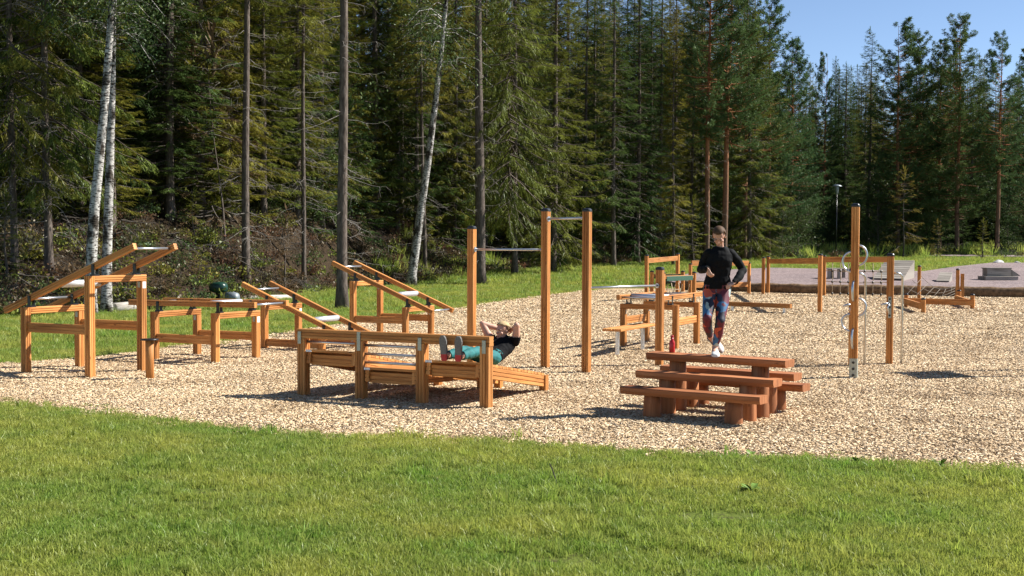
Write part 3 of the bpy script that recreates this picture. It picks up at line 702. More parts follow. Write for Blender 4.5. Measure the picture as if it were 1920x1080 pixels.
t = frame('web_post', 'slant-topped wooden post at the other end of the slack rope web', 'climbing post', [(b, hgt(1795, 563, 506))], [], 'posts of the slack rope web')
MB().beam(Vector((.16, -.05, -.2)), Vector((.16, -.05, 1.0)), .10, .12, (0, 1, 0)).build('brace', M['wood'], t)

# low zigzag balance beams
a, b, c, d = gp(1699, 577), gp(1731, 588), gp(1823, 581), gp(1798, 571)
def hh(p, top): return max(.25, top)
t = frame('balance_frame', 'low zigzag of wooden balance beams on short capped posts', 'balance beam', [(a, .42), (b, .42), (c, .46), (d, .46)], [], None)
for p, q in ((a, b), (a, c), (d, c)):
    dd = (q - p).normalized(); n_ = Vector((-dd.y, dd.x, 0)) * -.105
    MB().beam(p - a + n_ - dd*.1 + Vector((0, 0, .235)), q - a + n_ + dd*.1 + Vector((0, 0, .235)), .08, .19).build('beam', M['wood'], t)
a, b = gp(1362, 584), gp(1476, 589)
t = thing('balance_beam', 'single straight low balance beam behind the runner', 'balance beam', (a + b) / 2, math.atan2((b-a).y, (b-a).x)); L = (b - a).length / 2
MB().beam((-L, 0, .24), (L + .12, 0, .24), .12, .13).build('beam', M['wood'], t)
for s in (-.8, .9): MB().beam((L*s, 0, -.1), (L*s, 0, .175), .06, .06, (0, 1, 0), False).build('leg', M['steel'], t)

# bicycle obstacles on the gravel
def gpg(px, py):
    p = gpt(px, py); return Vector((p.x, p.y, p.z + .2)) 
def ramp_obj(label, px0, px1, py_low, py_high, run, h0, h1, rz, n=9):
    a, b = gpg(px0, py_low), gpg(px1, py_low); w = (b - a).length; c = (a + b) / 2; c.z -= .004
    t = thing('bike_ramp', label, 'ramp', c, rz, 'wooden bicycle ramps on the gravel')
    for k in range(n):
        y0 = run*k/n; y1 = run*(k+1)/n - .02; z0 = h0 + (h1-h0)*k/n; z1 = h0 + (h1-h0)*(k+1)/n
        MB().beam((-w/2, (y0+y1)/2, (z0+z1)/2 + .03), (w/2, (y0+y1)/2, (z0+z1)/2 + .03), y1-y0, .04, (0, -(h1-h0)/run, 1), False, .003).build('plank', M['greywood'], t)
    for s in (-1, 1):
        m = MB(); x = s*(w/2 - .03); V = [(x + e, y, z) for e in (-.025, .025) for y, z in ((0, 0), (run, 0), (run, h1), (0, h0))]
        m.add([Vector(v) for v in V], [[0, 1, 2, 3], [7, 6, 5, 4], [0, 4, 5, 1], [1, 5, 6, 2], [2, 6, 7, 3], [3, 7, 4, 0]]); m.build('side_board', M['greywood'], t)
    return t
ramp_obj('wide grey plank ramp rising behind the rail post', 1638, 1692, 533, 505, 2.6, .05, .95, math.radians(-30), 10)
ramp_obj('small grey plank ramp right of the web post', 1756, 1779, 537, 520, 1.9, .03, .42, math.radians(-24), 8)
p = gpg(1869, 532); t = thing('bike_ramp', 'brown box with a step and a short ramp on the gravel', 'ramp', p, math.radians(4), 'wooden bicycle ramps on the gravel')
MB().beam((-.85, -.1, .09), (.85, -.1, .09), .9, .18, (0, 0, 1), False).build('base_step', M['greywood'], t)
MB().beam((-.62, .05, .38), (.62, .05, .38), .55, .38, (0, 0, 1), False).build('box', M['greywood'], t)
MB().beam((-.66, .05, .59), (.66, .05, .59), .62, .045, (0, 0, 1), False).build('lid', M['greywood'], t)
m = MB(); m.add([Vector(v) for v in ((.63, -.2, .18), (1.15, -.2, .2), (.63, -.2, .55), (.63, .3, .18), (1.15, .3, .2), (.63, .3, .55))], [[0, 1, 2], [5, 4, 3], [1, 4, 5, 2], [0, 3, 4, 1], [0, 2, 5, 3]]); m.build('wedge', M['greywood'], t)
p = gpg(1568, 529); t = thing('pallet_box', 'open grey slatted pallet platform on the gravel', 'pallet', p, math.radians(12))
for k in range(6): MB().beam((-.68, -.4 + .16*k, .50), (.68, -.4 + .16*k, .50), .14, .04, (0, 0, 1), False, .003).build('slat', M['greywood'], t)
for x in (-.6, -.05, .6): 
    for y in (-.38, .38): MB().beam((x, y, 0), (x, y, .48), .14, .12, (0, 1, 0), False).build('leg', M['greywood'], t)
# rolled edging along the gravel
ed_px = [(1284, 543), (1380, 548), (1500, 551.5), (1620, 553.5), (1760, 556), (1900, 559), (2060, 561)]
pts = []; rad = []
for k in range(6):
    a, b = gp(*ed_px[k]), gp(*ed_px[k+1])
    for s in np.linspace(0, 1, 10, endpoint=False):
        pts.append(a.lerp(b, s) + Vector((0, .1*noise.noise(Vector((k + s, 3, 2))), .19 + .03*noise.noise(Vector((k*3 + s*3, 5, 0))))))
        rad.append(.235 + .03*noise.noise(Vector((k*5 + s*5, 1, 7))))
o = MB().tube(pts, rad, 16).build('edging_roll', M['roll']); tag(o, 'long brown rolled edging between the wood chips and the gravel yard', 'edging')

# green machine and pale logs by the bank
p = gpt(410, 566); p.z -= .16; t = thing('engine', 'green hooded engine on a grey block at the foot of the bank', 'engine', p, math.radians(-15)); t.scale = (.88, .88, .88)
R = []
for x, w, h in ((-.30, .10, .12), (-.26, .2, .26), (-.1, .25, .34), (.1, .25, .36), (.24, .2, .30), (.30, .12, .16)):
    R.append([Vector((x*1.1, w*1.05*math.copysign(abs(math.cos(q))**.6, math.cos(q)), .72 + h*.6*math.copysign(abs(math.sin(q))**.6, math.sin(q)))) for q in np.linspace(0, 2*math.pi, 14, endpoint=False)])
MB().loft(R).build('hood', M['darkgreen'], t)
MB().beam((.0, 0, .0), (.0, 0, .55), .18, .16, (0, 1, 0), False).build('column', M['black'], t)
R = [[Vector((x, w*math.cos(q), .36 + h*math.sin(q))) for q in np.linspace(0, 2*math.pi, 12, endpoint=False)] for x, w, h in ((.30, .12, .10), (.34, .2, .2), (.6, .22, .22), (.78, .2, .17), (.84, .1, .08))]
MB().loft(R).build('gear_case', M['greymetal'], t)
MB().beam((.35, 0, 0), (.8, 0, 0), .2, .3, (0, 0, 1), False).build('skid', M['greymetal'], t)
for lab, q0, q1, r in (('short pale fallen log behind the tall lever station', (212, 588), (262, 583), .15), ('thin pale fallen log behind the green engine', (455, 566), (545, 562), .10)):
    a, b = gpt(*q0), gpt(*q1); o = MB().tube([a + Vector((0, 0, r)), a.lerp(b, .5) + Vector((0, 0, r*1.05)), b + Vector((0, 0, r))], [r, r*.95, r*.85], 12).build('fallen_log', M['deadwood'])
    tag(o, lab, 'log', 'pale fallen logs')
for lab, q, r in (('pale boulder at the edge of the gravel yard', (1873, 497), .38), ('smaller pale boulder near the right edge of the gravel', (1908, 497), .26)):
    p = gpt(*q); m = bmesh.new(); bmesh.ops.create_icosphere(m, subdivisions=3, radius=r)
    for v in m.verts: v.co *= 1 + .35*noise.noise(v.co*3 + Vector((r*9, 0, 0))); v.co.z = v.co.z*.7 + r*.25
    me = bpy.data.meshes.new('boulder'); m.to_mesh(me); m.free(); me.materials.append(M['stone'])
    o = link('boulder', me, None, p); tag(o, lab, 'boulder', 'pale boulders')
# lamp post on the far path
p = at(1567, 97); t = thing('street_lamp', 'path lamp with a flat disc hood in front of dark trees', 'street lamp', p)
zt = 2 + (463 - 346) / FPX * 97 - p.z
MB().tube([(0, 0, -.2), (0, 0, zt - .8)], .05, 10).build('pole', M['black'], t)
MB().lathe([(.07, zt - .8), (.10, zt - .75), (.17, zt - .26), (.16, zt - .2)], seg=14).build('lantern', M['greymetal'], t)
MB().lathe([(.40, zt - .2), (.41, zt - .17), (.25, zt - .07), (.05, zt - .02)], seg=18).build('hood', M['greymetal'], t)
# stick in the lawn
p = gp(1045, 912); o = MB().tube([p + Vector((0, 0, -.03)), p + Vector((-.015, 0, .06)), p + Vector((-.045, .01, .15)), p + Vector((-.065, .01, .19))], [.007, .007, .006, .004], 6).build('stick', M['bark_dead'])
tag(o, 'thin dry stick poking up out of the lawn', 'stick')

# notice board just past the right edge of the picture, whose shadow falls across the chips
p = Vector((8.75, 19.42, 0)); t = thing('notice_board', 'wooden notice board on two posts beyond the right edge, its shadow on the chips', 'notice board', p, math.radians(-80))
for s in (-.42, .42): MB().beam((s, 0, -.2), (s, 0, 2.35), .10, .10, (0, 1, 0)).build('post', M['wood'], t)
MB().beam((-.5, -.07, 1.85), (.5, -.07, 1.85), .03, .8, (0, 0, 1), False).build('board', M['greywood'], t)
# weeds at the rim of the chips and in the lawn
def weed(label, px, py, h, n):
    r = random.Random(px); p = gp(px, py); t = thing('weed', label, 'weed', p, 0, 'broad-leaved weeds')
    for k in range(n):
        a = r.uniform(0, 6.28); d = Vector((math.cos(a), math.sin(a), 0)); sd = Vector((-d.y, d.x, 0)); L = h*r.uniform(.7, 1.1); w = L*.2; up = r.uniform(.5, 1.2)
        R = [(d*L*s*.8 + Vector((0, 0, L*(up*s - .5*s*s))), w*q) for s, q in ((0, .15), (.3, .6), (.6, 1), (.85, .7), (1, .05))]
        V = [c_ + sd*w_ + Vector((0, 0, w_*.25)) for c_, w_ in R] + [c_ for c_, w_ in R] + [c_ - sd*w_ + Vector((0, 0, w_*.25)) for c_, w_ in R]
        F = [[i, i+1, 5+i+1, 5+i] for i in range(4)] + [[5+i, 5+i+1, 10+i+1, 10+i] for i in range(4)]
        MB().add(V, F, None, 0, True).build('leaf', M['weedleaf'], t)
M['weedleaf'] = plain('weed_leaf', (.13, .22, .03), .5, 0, .4, .3, 30)
weed('broad-leaved weed at the chip rim below the log benches', 1408, 856, .10, 6); weed('largest leafy weed, in the lawn right of the stick', 1412, 925, .15, 9); weed('broad-leaved weed at the chip rim right of centre', 1605, 868, .13, 8)
weed('spiky weed at the chip rim below the loop pole', 1765, 876, .15, 6); weed('tiny dark weed in the bare patch on the left lawn', 411, 958, .07, 5)
# ------------------------------------------------------------------ trees
def two_mat(name, V, F, tint, mi, mats):
    me = tinted(name, V, F, tint, mats[0])
    for m in mats[1:]: me.materials.append(m)
    me.polygons.foreach_set('material_index', np.asarray(mi, dtype=np.int32)); me.update(); return me
class Leafy:
    def __init__(s): s.V = []; s.F = []; s.T = []; s.M = []; s.n = 0
    def diamonds(s, base, d, length, width, side, tint, mi=0):
        """base,d,side: (n,3); one pointed four-sided blade each"""
        n = len(base); L = length[:, None]; W = width[:, None]
        v = np.stack([base, base + d*L*.42 + side*W*.5, base + d*L, base + d*L*.42 - side*W*.5], 1).reshape(-1, 3)
        s.V.append(v); s.F.append(np.arange(4*n).reshape(n, 4) + s.n); s.n += 4*n
        s.T.append(np.repeat(tint, 4)); s.M.append(np.full(n, mi))
    def stick(s, pts, r0, r1, mi=1):
        pts = np.asarray(pts, float); k = len(pts); a = np.array([0, 0, 1.0]); rings = []
        for i in range(k):
            t = pts[min(i+1, k-1)] - pts[max(i-1, 0)]; t /= np.linalg.norm(t) + 1e-9
            u = np.cross(t, a); u /= np.linalg.norm(u) + 1e-9; w = np.cross(u, t); r = r0 + (r1 - r0)*i/(k-1)
            rings.append([pts[i] + u*r, pts[i] - u*r*.5 + w*r*.87, pts[i] - u*r*.5 - w*r*.87])
        v = np.array(rings).reshape(-1, 3); f = []
        for i in range(k - 1):
            for q in range(3): f.append([i*3+q, i*3+(q+1) % 3, (i+1)*3+(q+1) % 3, (i+1)*3+q])
        s.V.append(v); s.F.append(np.array(f) + s.n); s.n += len(v); s.T.append(np.full(len(v), .5)); s.M.append(np.full(len(f), mi))
    def mesh(s, name, mats): return two_mat(name, np.concatenate(s.V), np.concatenate(s.F), np.concatenate(s.T), np.concatenate(s.M), mats)
def unit(a): return a / (np.linalg.norm(a, axis=-1, keepdims=True) + 1e-9)

def spruce_crown(seed, H=24., cb=2., R=3.0, droop=.45, dens=1.0, hang=.6, gaps=.1, mats=None, tw=1.0):
    r = np.random.default_rng(seed); lf = Leafy(); z = cb
    while z < H - .15:
        t = (z - cb) / (H - cb); nb = 5; az0 = r.uniform(0, 6.283)
        for k in range(nb):
            if r.uniform() < gaps: continue
            az = az0 + 6.283*k/nb + r.normal(0, .45); L = max(.34, R * (1 - t)**.68 * r.uniform(.5, 1.2) * (.75 + .25*min(1, t*8)))
            rad = np.array([math.cos(az), math.sin(az), 0]); sd = np.array([-rad[1], rad[0], 0]); dr = droop * (1 - t*1.35) + r.normal(0, .16)
            z0 = z + r.uniform(-.35, .35)*(1 - .7*t)
            def pos(s): return rad*L*s[:, None] + np.array([0, 0, 1])*(z0 - dr*L*s**1.3 + .22*L*s**3)[:, None] + sd*(.06*L*np.sin(s*3 + az))[:, None]
            S = np.linspace(0, 1, 5); lf.stick(pos(S), .012 + .008*L, .004)
            # side branchlets fan out from the bough and droop; each is a frond of short needle sprays
            nbl = max(4, int((L*9 + 3) * dens)); sb = .16 + .84*r.uniform(0, 1, nbl)**.7; bt = r.normal(0, .15)
            pb = pos(sb); d0 = unit(pos(sb + .02) - pb); sg = np.where(r.uniform(size=nbl) < .5, -1, 1)[:, None]
            hg = (r.uniform(.15, 1, nbl) * hang * (1.1 - .7*t))[:, None]
            db_ = unit(d0*r.uniform(.5, 1.0, nbl)[:, None] + sd*sg*r.uniform(.2, .9, nbl)[:, None] - np.array([0, 0, 1])*hg)
            lb = (r.uniform(.25, .55, nbl)*(1.25 - .7*sb)*min(1.25, .35 + .5*L) + .08) * tw
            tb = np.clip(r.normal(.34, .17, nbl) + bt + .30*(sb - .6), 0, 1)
            sb_v = unit(np.cross(db_, np.array([0, 0, 1.0]) + r.normal(0, .25, (nbl, 3))))
            lf.diamonds(pb, db_, lb, .018 + lb*.05, sb_v, tb)
            k = 8; pos_s = np.tile(np.linspace(.12, .92, k), nbl); P_ = np.repeat(pb, k, 0); D_ = np.repeat(db_, k, 0); S_ = np.repeat(sb_v, k, 0); Lb = np.repeat(lb, k)
            base = P_ + D_*(Lb*pos_s)[:, None] - np.array([0, 0, 1])*(.12*Lb*pos_s**2)[:, None]; q = np.tile([1, -1], nbl*k//2)[:, None]; n = nbl*k
            dd = unit(D_*.75 + S_*q*r.uniform(.5, .9, n)[:, None] - np.array([0, 0, 1])*(r.uniform(0, .35, n)*hang)[:, None] + r.normal(0, .10, (n, 3)))
            ln = Lb*r.uniform(.22, .42, n)*(1.1 - .5*pos_s) + .03
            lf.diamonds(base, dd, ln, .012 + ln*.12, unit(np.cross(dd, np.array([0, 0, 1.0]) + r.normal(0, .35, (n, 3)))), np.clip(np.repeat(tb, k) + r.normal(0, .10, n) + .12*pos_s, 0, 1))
        z += r.uniform(.28, .42) * (1 if t < .6 else .68)
    n = 20; d = unit(np.stack([r.normal(0, .3, n), r.normal(0, .3, n), np.ones(n)], 1)); p = np.stack([np.zeros(n), np.zeros(n), r.uniform(H - .7, H, n)], 1)
    lf.diamonds(p, d, np.full(n, .35), np.full(n, .06), unit(np.cross(d, r.normal(0, 1, (n, 3)))), np.full(n, .5))
    return lf.mesh('spruce_crown', mats)
def pine_crown(seed, H=21., cb=8., R=2.6, dens=1.0, mats=None):
    r = np.random.default_rng(seed); lf = Leafy(); z = cb
    while z < H - .2:
        t = (z - cb) / (H - cb); prof = (1 - t)**.72*min(1, .55 + t*2.2) + .14
        for k in range(int(r.integers(4, 6))):
            az = r.uniform(0, 6.283); L = max(.35, R*prof*r.uniform(.45, 1.12)); rad = np.array([math.cos(az), math.sin(az), 0]); sd = np.array([-rad[1], rad[0], 0])
            up = r.uniform(-.15, .25) + .75*t; z0 = z + r.uniform(-.2, .2)
            def pos(s): return rad*L*s[:, None] + np.array([0, 0, 1])*(z0 + up*L*s*(.4 + .6*s) - .12*L*np.sin(s*3.1)*(1-t))[:, None] + sd*(.12*L*np.sin(s*3 + az))[:, None]
            lf.stick(pos(np.linspace(0, 1, 5)), .015 + .011*L, .006)
            nc = int(L*13 + 5); sc_ = r.uniform(.35, 1.0, nc)**.8; pc = pos(sc_) + sd*(r.uniform(-1, 1, nc)*.34*L*(1.1-sc_))[:, None] + np.array([0, 0, 1])*r.uniform(-.08, .25, nc)[:, None]
            m = int(10*dens); p = np.repeat(pc, m, 0); n = len(p); d = unit(r.normal(0, 1, (n, 3)) + np.array([0, 0, .55]) + rad*.35)
            ln = r.uniform(.10, .22, n); lf.diamonds(p + d*.02, d, ln, ln*r.uniform(.14, .26, n), unit(np.cross(d, r.normal(0, 1, (n, 3)))), np.clip(r.normal(.45, .2, n) + np.repeat(r.normal(0, .16, nc), m), 0, 1))
        z += r.uniform(.30, .5)
    return lf.mesh('pine_crown', mats)
def leafy_crown(seed, H=6., cb=.8, R=1.6, nb=40, dens=1.0, mats=None, leaf=.085, droop=.0):
    r = np.random.default_rng(seed); lf = Leafy()
    for k in range(nb):
        t = r.uniform(0, 1); z0 = cb + (H - cb)*t*.85; az = r.uniform(0, 6.283); L = R*(.35 + .9*math.sin(math.pi*(.15 + .75*t)))*r.uniform(.5, 1.05)
        rad = np.array([math.cos(az), math.sin(az), 0]); up = r.uniform(.3, 1.1)
        def pos(s): return rad*L*s[:, None] + np.array([0, 0, 1])*(z0 + up*L*s - (.35 + droop)*L*s**2)[:, None]
        lf.stick(pos(np.linspace(0, 1, 4)), .012 + .008*L, .004)
        n = int((L*70 + 20)*dens); s_ = r.uniform(.2, 1.05, n); p = pos(s_) + r.normal(0, .17 + .06*L, (n, 3)); d = unit(r.normal(0, 1, (n, 3)) - np.array([0, 0, .3 + droop]))
        ln = r.uniform(.6, 1.25, n)*leaf; lf.diamonds(p, d, ln, ln*.7, unit(np.cross(d, r.normal(0, 1, (n, 3)))), np.clip(r.normal(.5, .25, n), 0, 1))
    return lf.mesh('leaf_crown', mats)
def deadwood(seed, z0, z1, n, L0=1.6, mat='bark_twig'):
    r = np.random.default_rng(seed); lf = Leafy()
    for k in range(n):
        z = r.uniform(z0, z1); az = r.uniform(0, 6.283); L = L0*r.uniform(.35, 1.1); rad = np.array([math.cos(az), math.sin(az), 0]); sd = np.array([-rad[1], rad[0], 0]); dr = r.uniform(.1, .75)
        S = np.linspace(0, 1, 7); c = r.normal(0, .18)
        P_ = rad*L*S[:, None] + np.array([0, 0, 1])*(z - dr*L*S**1.4 + .25*L*S**3)[:, None] + sd*(c*L*S**2)[:, None] + r.normal(0, .012*L, (7, 3)); lf.stick(P_, .011, .003, 0)
        for q in range(int(r.integers(3, 8))):
            i = int(r.integers(2, 7)); b = P_[i]; d = unit(rad*.5 + sd*r.choice([-1, 1])*r.uniform(.4, 1) + np.array([0, 0, r.uniform(-.9, .15)])); l = r.uniform(.15, .5)*L0*.5
            lf.stick([b, b + d*l*.5 + r.normal(0, .02, 3), b + d*l + np.array([0, 0, -.15*l])], .006, .002, 0)
    return lf.mesh('deadwood', [M[mat]])
S2 = lambda a: [M[a], M['bark_spruce']]
CR = {
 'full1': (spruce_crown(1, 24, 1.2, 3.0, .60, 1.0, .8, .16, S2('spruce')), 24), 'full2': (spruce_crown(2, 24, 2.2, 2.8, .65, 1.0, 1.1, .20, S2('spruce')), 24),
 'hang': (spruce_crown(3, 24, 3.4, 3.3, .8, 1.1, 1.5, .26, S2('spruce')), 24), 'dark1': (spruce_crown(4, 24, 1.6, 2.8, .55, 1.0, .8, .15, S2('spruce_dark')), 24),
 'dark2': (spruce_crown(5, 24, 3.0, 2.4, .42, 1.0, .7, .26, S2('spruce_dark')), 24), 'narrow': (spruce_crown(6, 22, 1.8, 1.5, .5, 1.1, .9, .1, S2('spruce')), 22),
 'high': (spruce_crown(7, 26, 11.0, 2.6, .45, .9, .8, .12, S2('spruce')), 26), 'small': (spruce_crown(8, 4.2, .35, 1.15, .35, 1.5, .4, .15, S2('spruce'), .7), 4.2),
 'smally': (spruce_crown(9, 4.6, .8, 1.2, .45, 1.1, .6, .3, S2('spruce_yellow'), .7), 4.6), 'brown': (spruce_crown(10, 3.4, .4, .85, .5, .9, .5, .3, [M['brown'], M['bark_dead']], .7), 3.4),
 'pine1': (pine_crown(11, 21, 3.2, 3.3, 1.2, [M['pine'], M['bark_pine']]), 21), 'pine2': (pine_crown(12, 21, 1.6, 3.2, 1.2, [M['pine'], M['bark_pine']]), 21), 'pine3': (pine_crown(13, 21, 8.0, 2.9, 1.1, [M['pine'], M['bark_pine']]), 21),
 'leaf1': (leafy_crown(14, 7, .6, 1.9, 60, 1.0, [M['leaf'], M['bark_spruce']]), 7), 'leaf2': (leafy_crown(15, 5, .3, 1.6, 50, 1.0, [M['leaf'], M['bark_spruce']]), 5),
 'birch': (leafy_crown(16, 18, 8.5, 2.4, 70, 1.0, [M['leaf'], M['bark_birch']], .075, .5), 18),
}
DEAD = [deadwood(30 + k, 1.2, 9.5, 46, 1.7) for k in range(3)] + [deadwood(40, 1.0, 11, 90, 2.4)]
BARK = {'spruce_tree': 'bark_spruce', 'pine_tree': 'bark_pine', 'birch_tree': 'bark_birch', 'dead_spruce': 'bark_spruce', 'broadleaf_tree': 'bark_spruce', 'small_spruce': 'bark_spruce', 'small_larch': 'bark_dead'}
def tree(name, label, px, Y, H, r, crown, bend=None, dead=None, group=None, cscale=1.0, base=None, seg=14, coff=None):
    """bend: list of (height share, sideways offset in m); trunk tapers from r at the foot"""
    p = base if base is not None else at(px, Y); p = p.copy()
    t = thing(name, label, {'birch_tree': 'birch', 'pine_tree': 'pine', 'broadleaf_tree': 'tree', 'small_larch': 'larch'}.get(name, 'spruce'), p, 0, group)
    rr = random.Random(int(px*13 + Y*7)); ph = rr.uniform(0, 6); pts = []; rad = []; n = 16
    bx = [b[0] for b in bend] if bend else [0, 1]; by = [b[1] for b in bend] if bend else [0, rr.uniform(-.25, .25)]
    for i in range(n + 1):
        s = (i / n)**1.25; z = H*s*.985 - (.25 if i == 0 else 0)
        pts.append((float(np.interp(s, bx, by)) + .03*math.sin(ph + s*9)*min(1, s*6), .03*math.cos(ph*2 + s*8)*min(1, s*6), z))
        rad.append(max(.012, r*((1 - s)**.85 + .32*math.exp(-z/.28)) if i else r*1.5))
    tr = MB().tube(pts, rad, seg).build('trunk', M[BARK[name]], t)
    if crown:
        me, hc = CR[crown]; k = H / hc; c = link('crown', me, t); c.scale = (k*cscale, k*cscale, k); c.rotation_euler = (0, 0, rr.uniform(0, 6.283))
        if coff: c.location = coff
        elif bend: c.location.x = float(np.interp(.6, bx, by))
    if dead is not None:
        d = link('dead_branch_tangle', DEAD[dead], t); d['kind'] = 'stuff'; d.rotation_euler = (0, 0, rr.uniform(0, 6.283))
    return t
# the birches and bare trunks along the edge of the wood
tree('birch_tree', 'white birch leaning right, front one of the pair behind the tall lever station', 168, 34.2, 17, .165, 'birch', [(0, 0), (.15, .12), (.52, .66), (1, 1.3)])
tree('birch_tree', 'straighter white birch just behind the leaning birch', 199, 35.0, 16, .15, 'birch', [(0, 0), (.3, .1), (.55, .27), (1, .5)])
tree('birch_tree', 'slender curved birch leaning right beside the wide spruce trunk', 769, 58.0, 21, .22, 'birch', [(0, 0), (.12, .35), (.3, .9), (.5, 1.35), (.7, 1.75), (1, 2.2)])
tree('spruce_tree', 'bare straight spruce trunk above the green engine', 461, 44.5, 25, .15, 'high', [(0, 0), (1, .1)], 0)
tree('spruce_tree', 'bare dark spruce trunk standing on the lawn behind the slanting lever station', 641, 37.5, 26, .17, 'high', [(0, 0), (.5, .05), (1, .2)], 1)
tree('spruce_tree', 'thickest dark spruce trunk, behind the shortest tall pull-up post', 900, 60.0, 27, .275, 'hang', [(0, 0), (1, -.2)], 2, None, .8, coff=(1.5, 1.8, 0))
tree('spruce_tree', 'thin grey spruce trunk crossing behind the curved birch', 797, 64.5, 22, .12, 'high', [(0, 0), (.6, -.28), (1, -.4)], 0)
tree('spruce_tree', 'thin dark spruce trunk between the two bare spruce trunks', 569, 50.0, 23, .10, 'high', None, 1)
tree('spruce_tree', 'dark spruce trunk on the bank right of the birch pair', 319, 46.0, 24, .17, 'dark2', None, 2)
tree('spruce_tree', 'thin spruce trunk on the bank right next to the dark bank spruce', 289, 48.0, 21, .10, 'dark2', None, 0)
tree('spruce_tree', 'dim spruce trunk on the bank left of the birch pair', 92, 37.0, 23, .13, 'hang', None, 3)
tree('spruce_tree', 'leftmost spruce, tangled with long bare branches', 28, 36.5, 22, .11, 'hang', None, 3)
tree('dead_spruce', 'thin leaning half-dead spruce left of the bare spruce above the engine', 424, 46.0, 8.0, .045, 'brown', [(0, 0), (1, -.8)], None)
tree('dead_spruce', 'small brown dead spruce on the bank between bare trunks', 536, 47.0, 3.3, .04, 'brown')
tree('spruce_tree', 'light yellow-green spruce directly behind the middle pull-up posts', 1037, 70.0, 23, .20, 'full1', None, 2, None, 1.15)
tree('spruce_tree', 'slim spruce with a bare pale stem beside the high hurdle', 1262, 80.0, 18.5, .10, 'narrow', None, 0)
tree('pine_tree', 'tall red-barked pine, left one behind the runner', 1324, 82.0, 22.5, .20, 'pine3', None, 0)
tree('pine_tree', 'tall red-barked pine, right one behind the runner', 1356, 83.0, 22.0, .23, 'pine3', [(0, 0), (.4, .15), (1, .5)], None, None, 1.15)
# the fuller spruces that close the edge
G = 'spruces closing the edge of the wood'
for k, (px, Y, H, cr, lab) in enumerate([
    (62, 43, 24, 'full2', 'hanging-branched spruce behind the two leftmost trunks'), (140, 45, 25, 'dark1', 'dark spruce close behind the left side of the birch pair'), (245, 51, 24, 'dark1', 'dark spruce between the birches and the bank spruces'),
    (375, 48, 23, 'full2', 'green spruce above the bank, right of the dark bank spruce'), (425, 56, 24, 'dark1', 'dark spruce just left of the bare trunk above the engine'), (512, 55, 25, 'dark2', 'deep green spruce just right of the bare trunk above the engine'),
    (600, 58, 24, 'full1', 'green spruce behind the thin dark trunk'), (705, 69, 25, 'full2', 'yellow-green spruce with wide boughs right of the dark lawn trunk'), (745, 70, 24, 'dark1', 'dark spruce behind the foot of the curved birch'),
    (852, 75, 25, 'full2', 'spruce filling the gap between curved birch and thickest trunk'), (965, 68, 25, 'hang', 'drooping spruce between the thickest trunk and the pull-up posts'), (1000, 80, 23, 'dark2', 'dark spruce behind the taller middle pull-up post'),
    (1095, 80, 24, 'dark1', 'dark spruce above the last tall pull-up post'), (1150, 78, 24, 'dark2', 'dark slim spruce above the low steel bar'), (1195, 84, 23, 'dark1', 'dark spruce above the high hurdle, left side'),
    (1235, 88, 22, 'full1', 'green spruce just behind the slim bare-stemmed spruce'), (1295, 90, 22, 'full2', 'green spruce left of the red-barked pines'), (1405, 88, 20.0, 'full1', 'light green spruce right of the red-barked pines'), (1440, 93, 19, 'full2', 'light green spruce above the twin posts')]):
    tree('spruce_tree', lab, px, Y, H, .14 + .02*(k % 4), cr, None, k % 4 if k % 2 else None, G, .95 + .1*(k % 3))
# trees with their tops against the sky
def by_top(name, label, px, ytop, Y, r, crown, group=None, cs=1.0):
    p = at(px, Y); return tree(name, label, px, Y, 2 + (462 - ytop)/FPX*Y - p.z, r, crown, None, None, group, cs)
GS = 'trees standing against the sky'
for a in [('pine_tree', 'tall full pine right beside the red-barked pines', 1395, -70, 90, .2, 'pine1', GS, 1.2), ('pine_tree', 'pine whose right side slopes down against the sky above the twin posts', 1440, 5, 93, .19, 'pine2', GS, 1.25),
          ('pine_tree', 'pine at the lower end of the sloping tree line', 1483, 80, 96, .17, 'pine1', GS, 1.2),
          ('pine_tree', 'slim lone pine rising left of the gap in the tree line', 1541, 104, 112, .14, 'pine2', GS, .8), ('spruce_tree', 'pointed spruce at the gap in the tree line', 1582, 140, 112, .15, 'dark1', GS, 1.35),
          ('spruce_tree', 'tall pointed spruce above the loop pole', 1625, 56, 108, .18, 'dark1', GS, 1.25), ('pine_tree', 'broad dark pine right of the pointed spruce', 1682, 44, 104, .2, 'pine2', GS, 1.5),
          ('pine_tree', 'lower pine leaning on the broad dark pine', 1716, 66, 107, .17, 'pine1', GS, 1.3), ('pine_tree', 'pine left of the tallest pine', 1760, 78, 106, .17, 'pine2', GS, 1.4),
          ('pine_tree', 'tallest pine on the right with a bare lower trunk', 1793, 32, 103, .2, 'pine1', GS, 1.35), ('pine_tree', 'narrow pine with a long bare trunk near the right edge', 1868, 68, 101, .19, 'pine3', GS, 1.1),
          ('pine_tree', 'rightmost pine cut by the photo edge', 1924, 98, 104, .2, 'pine2', GS, 1.2)]: by_top(*a)
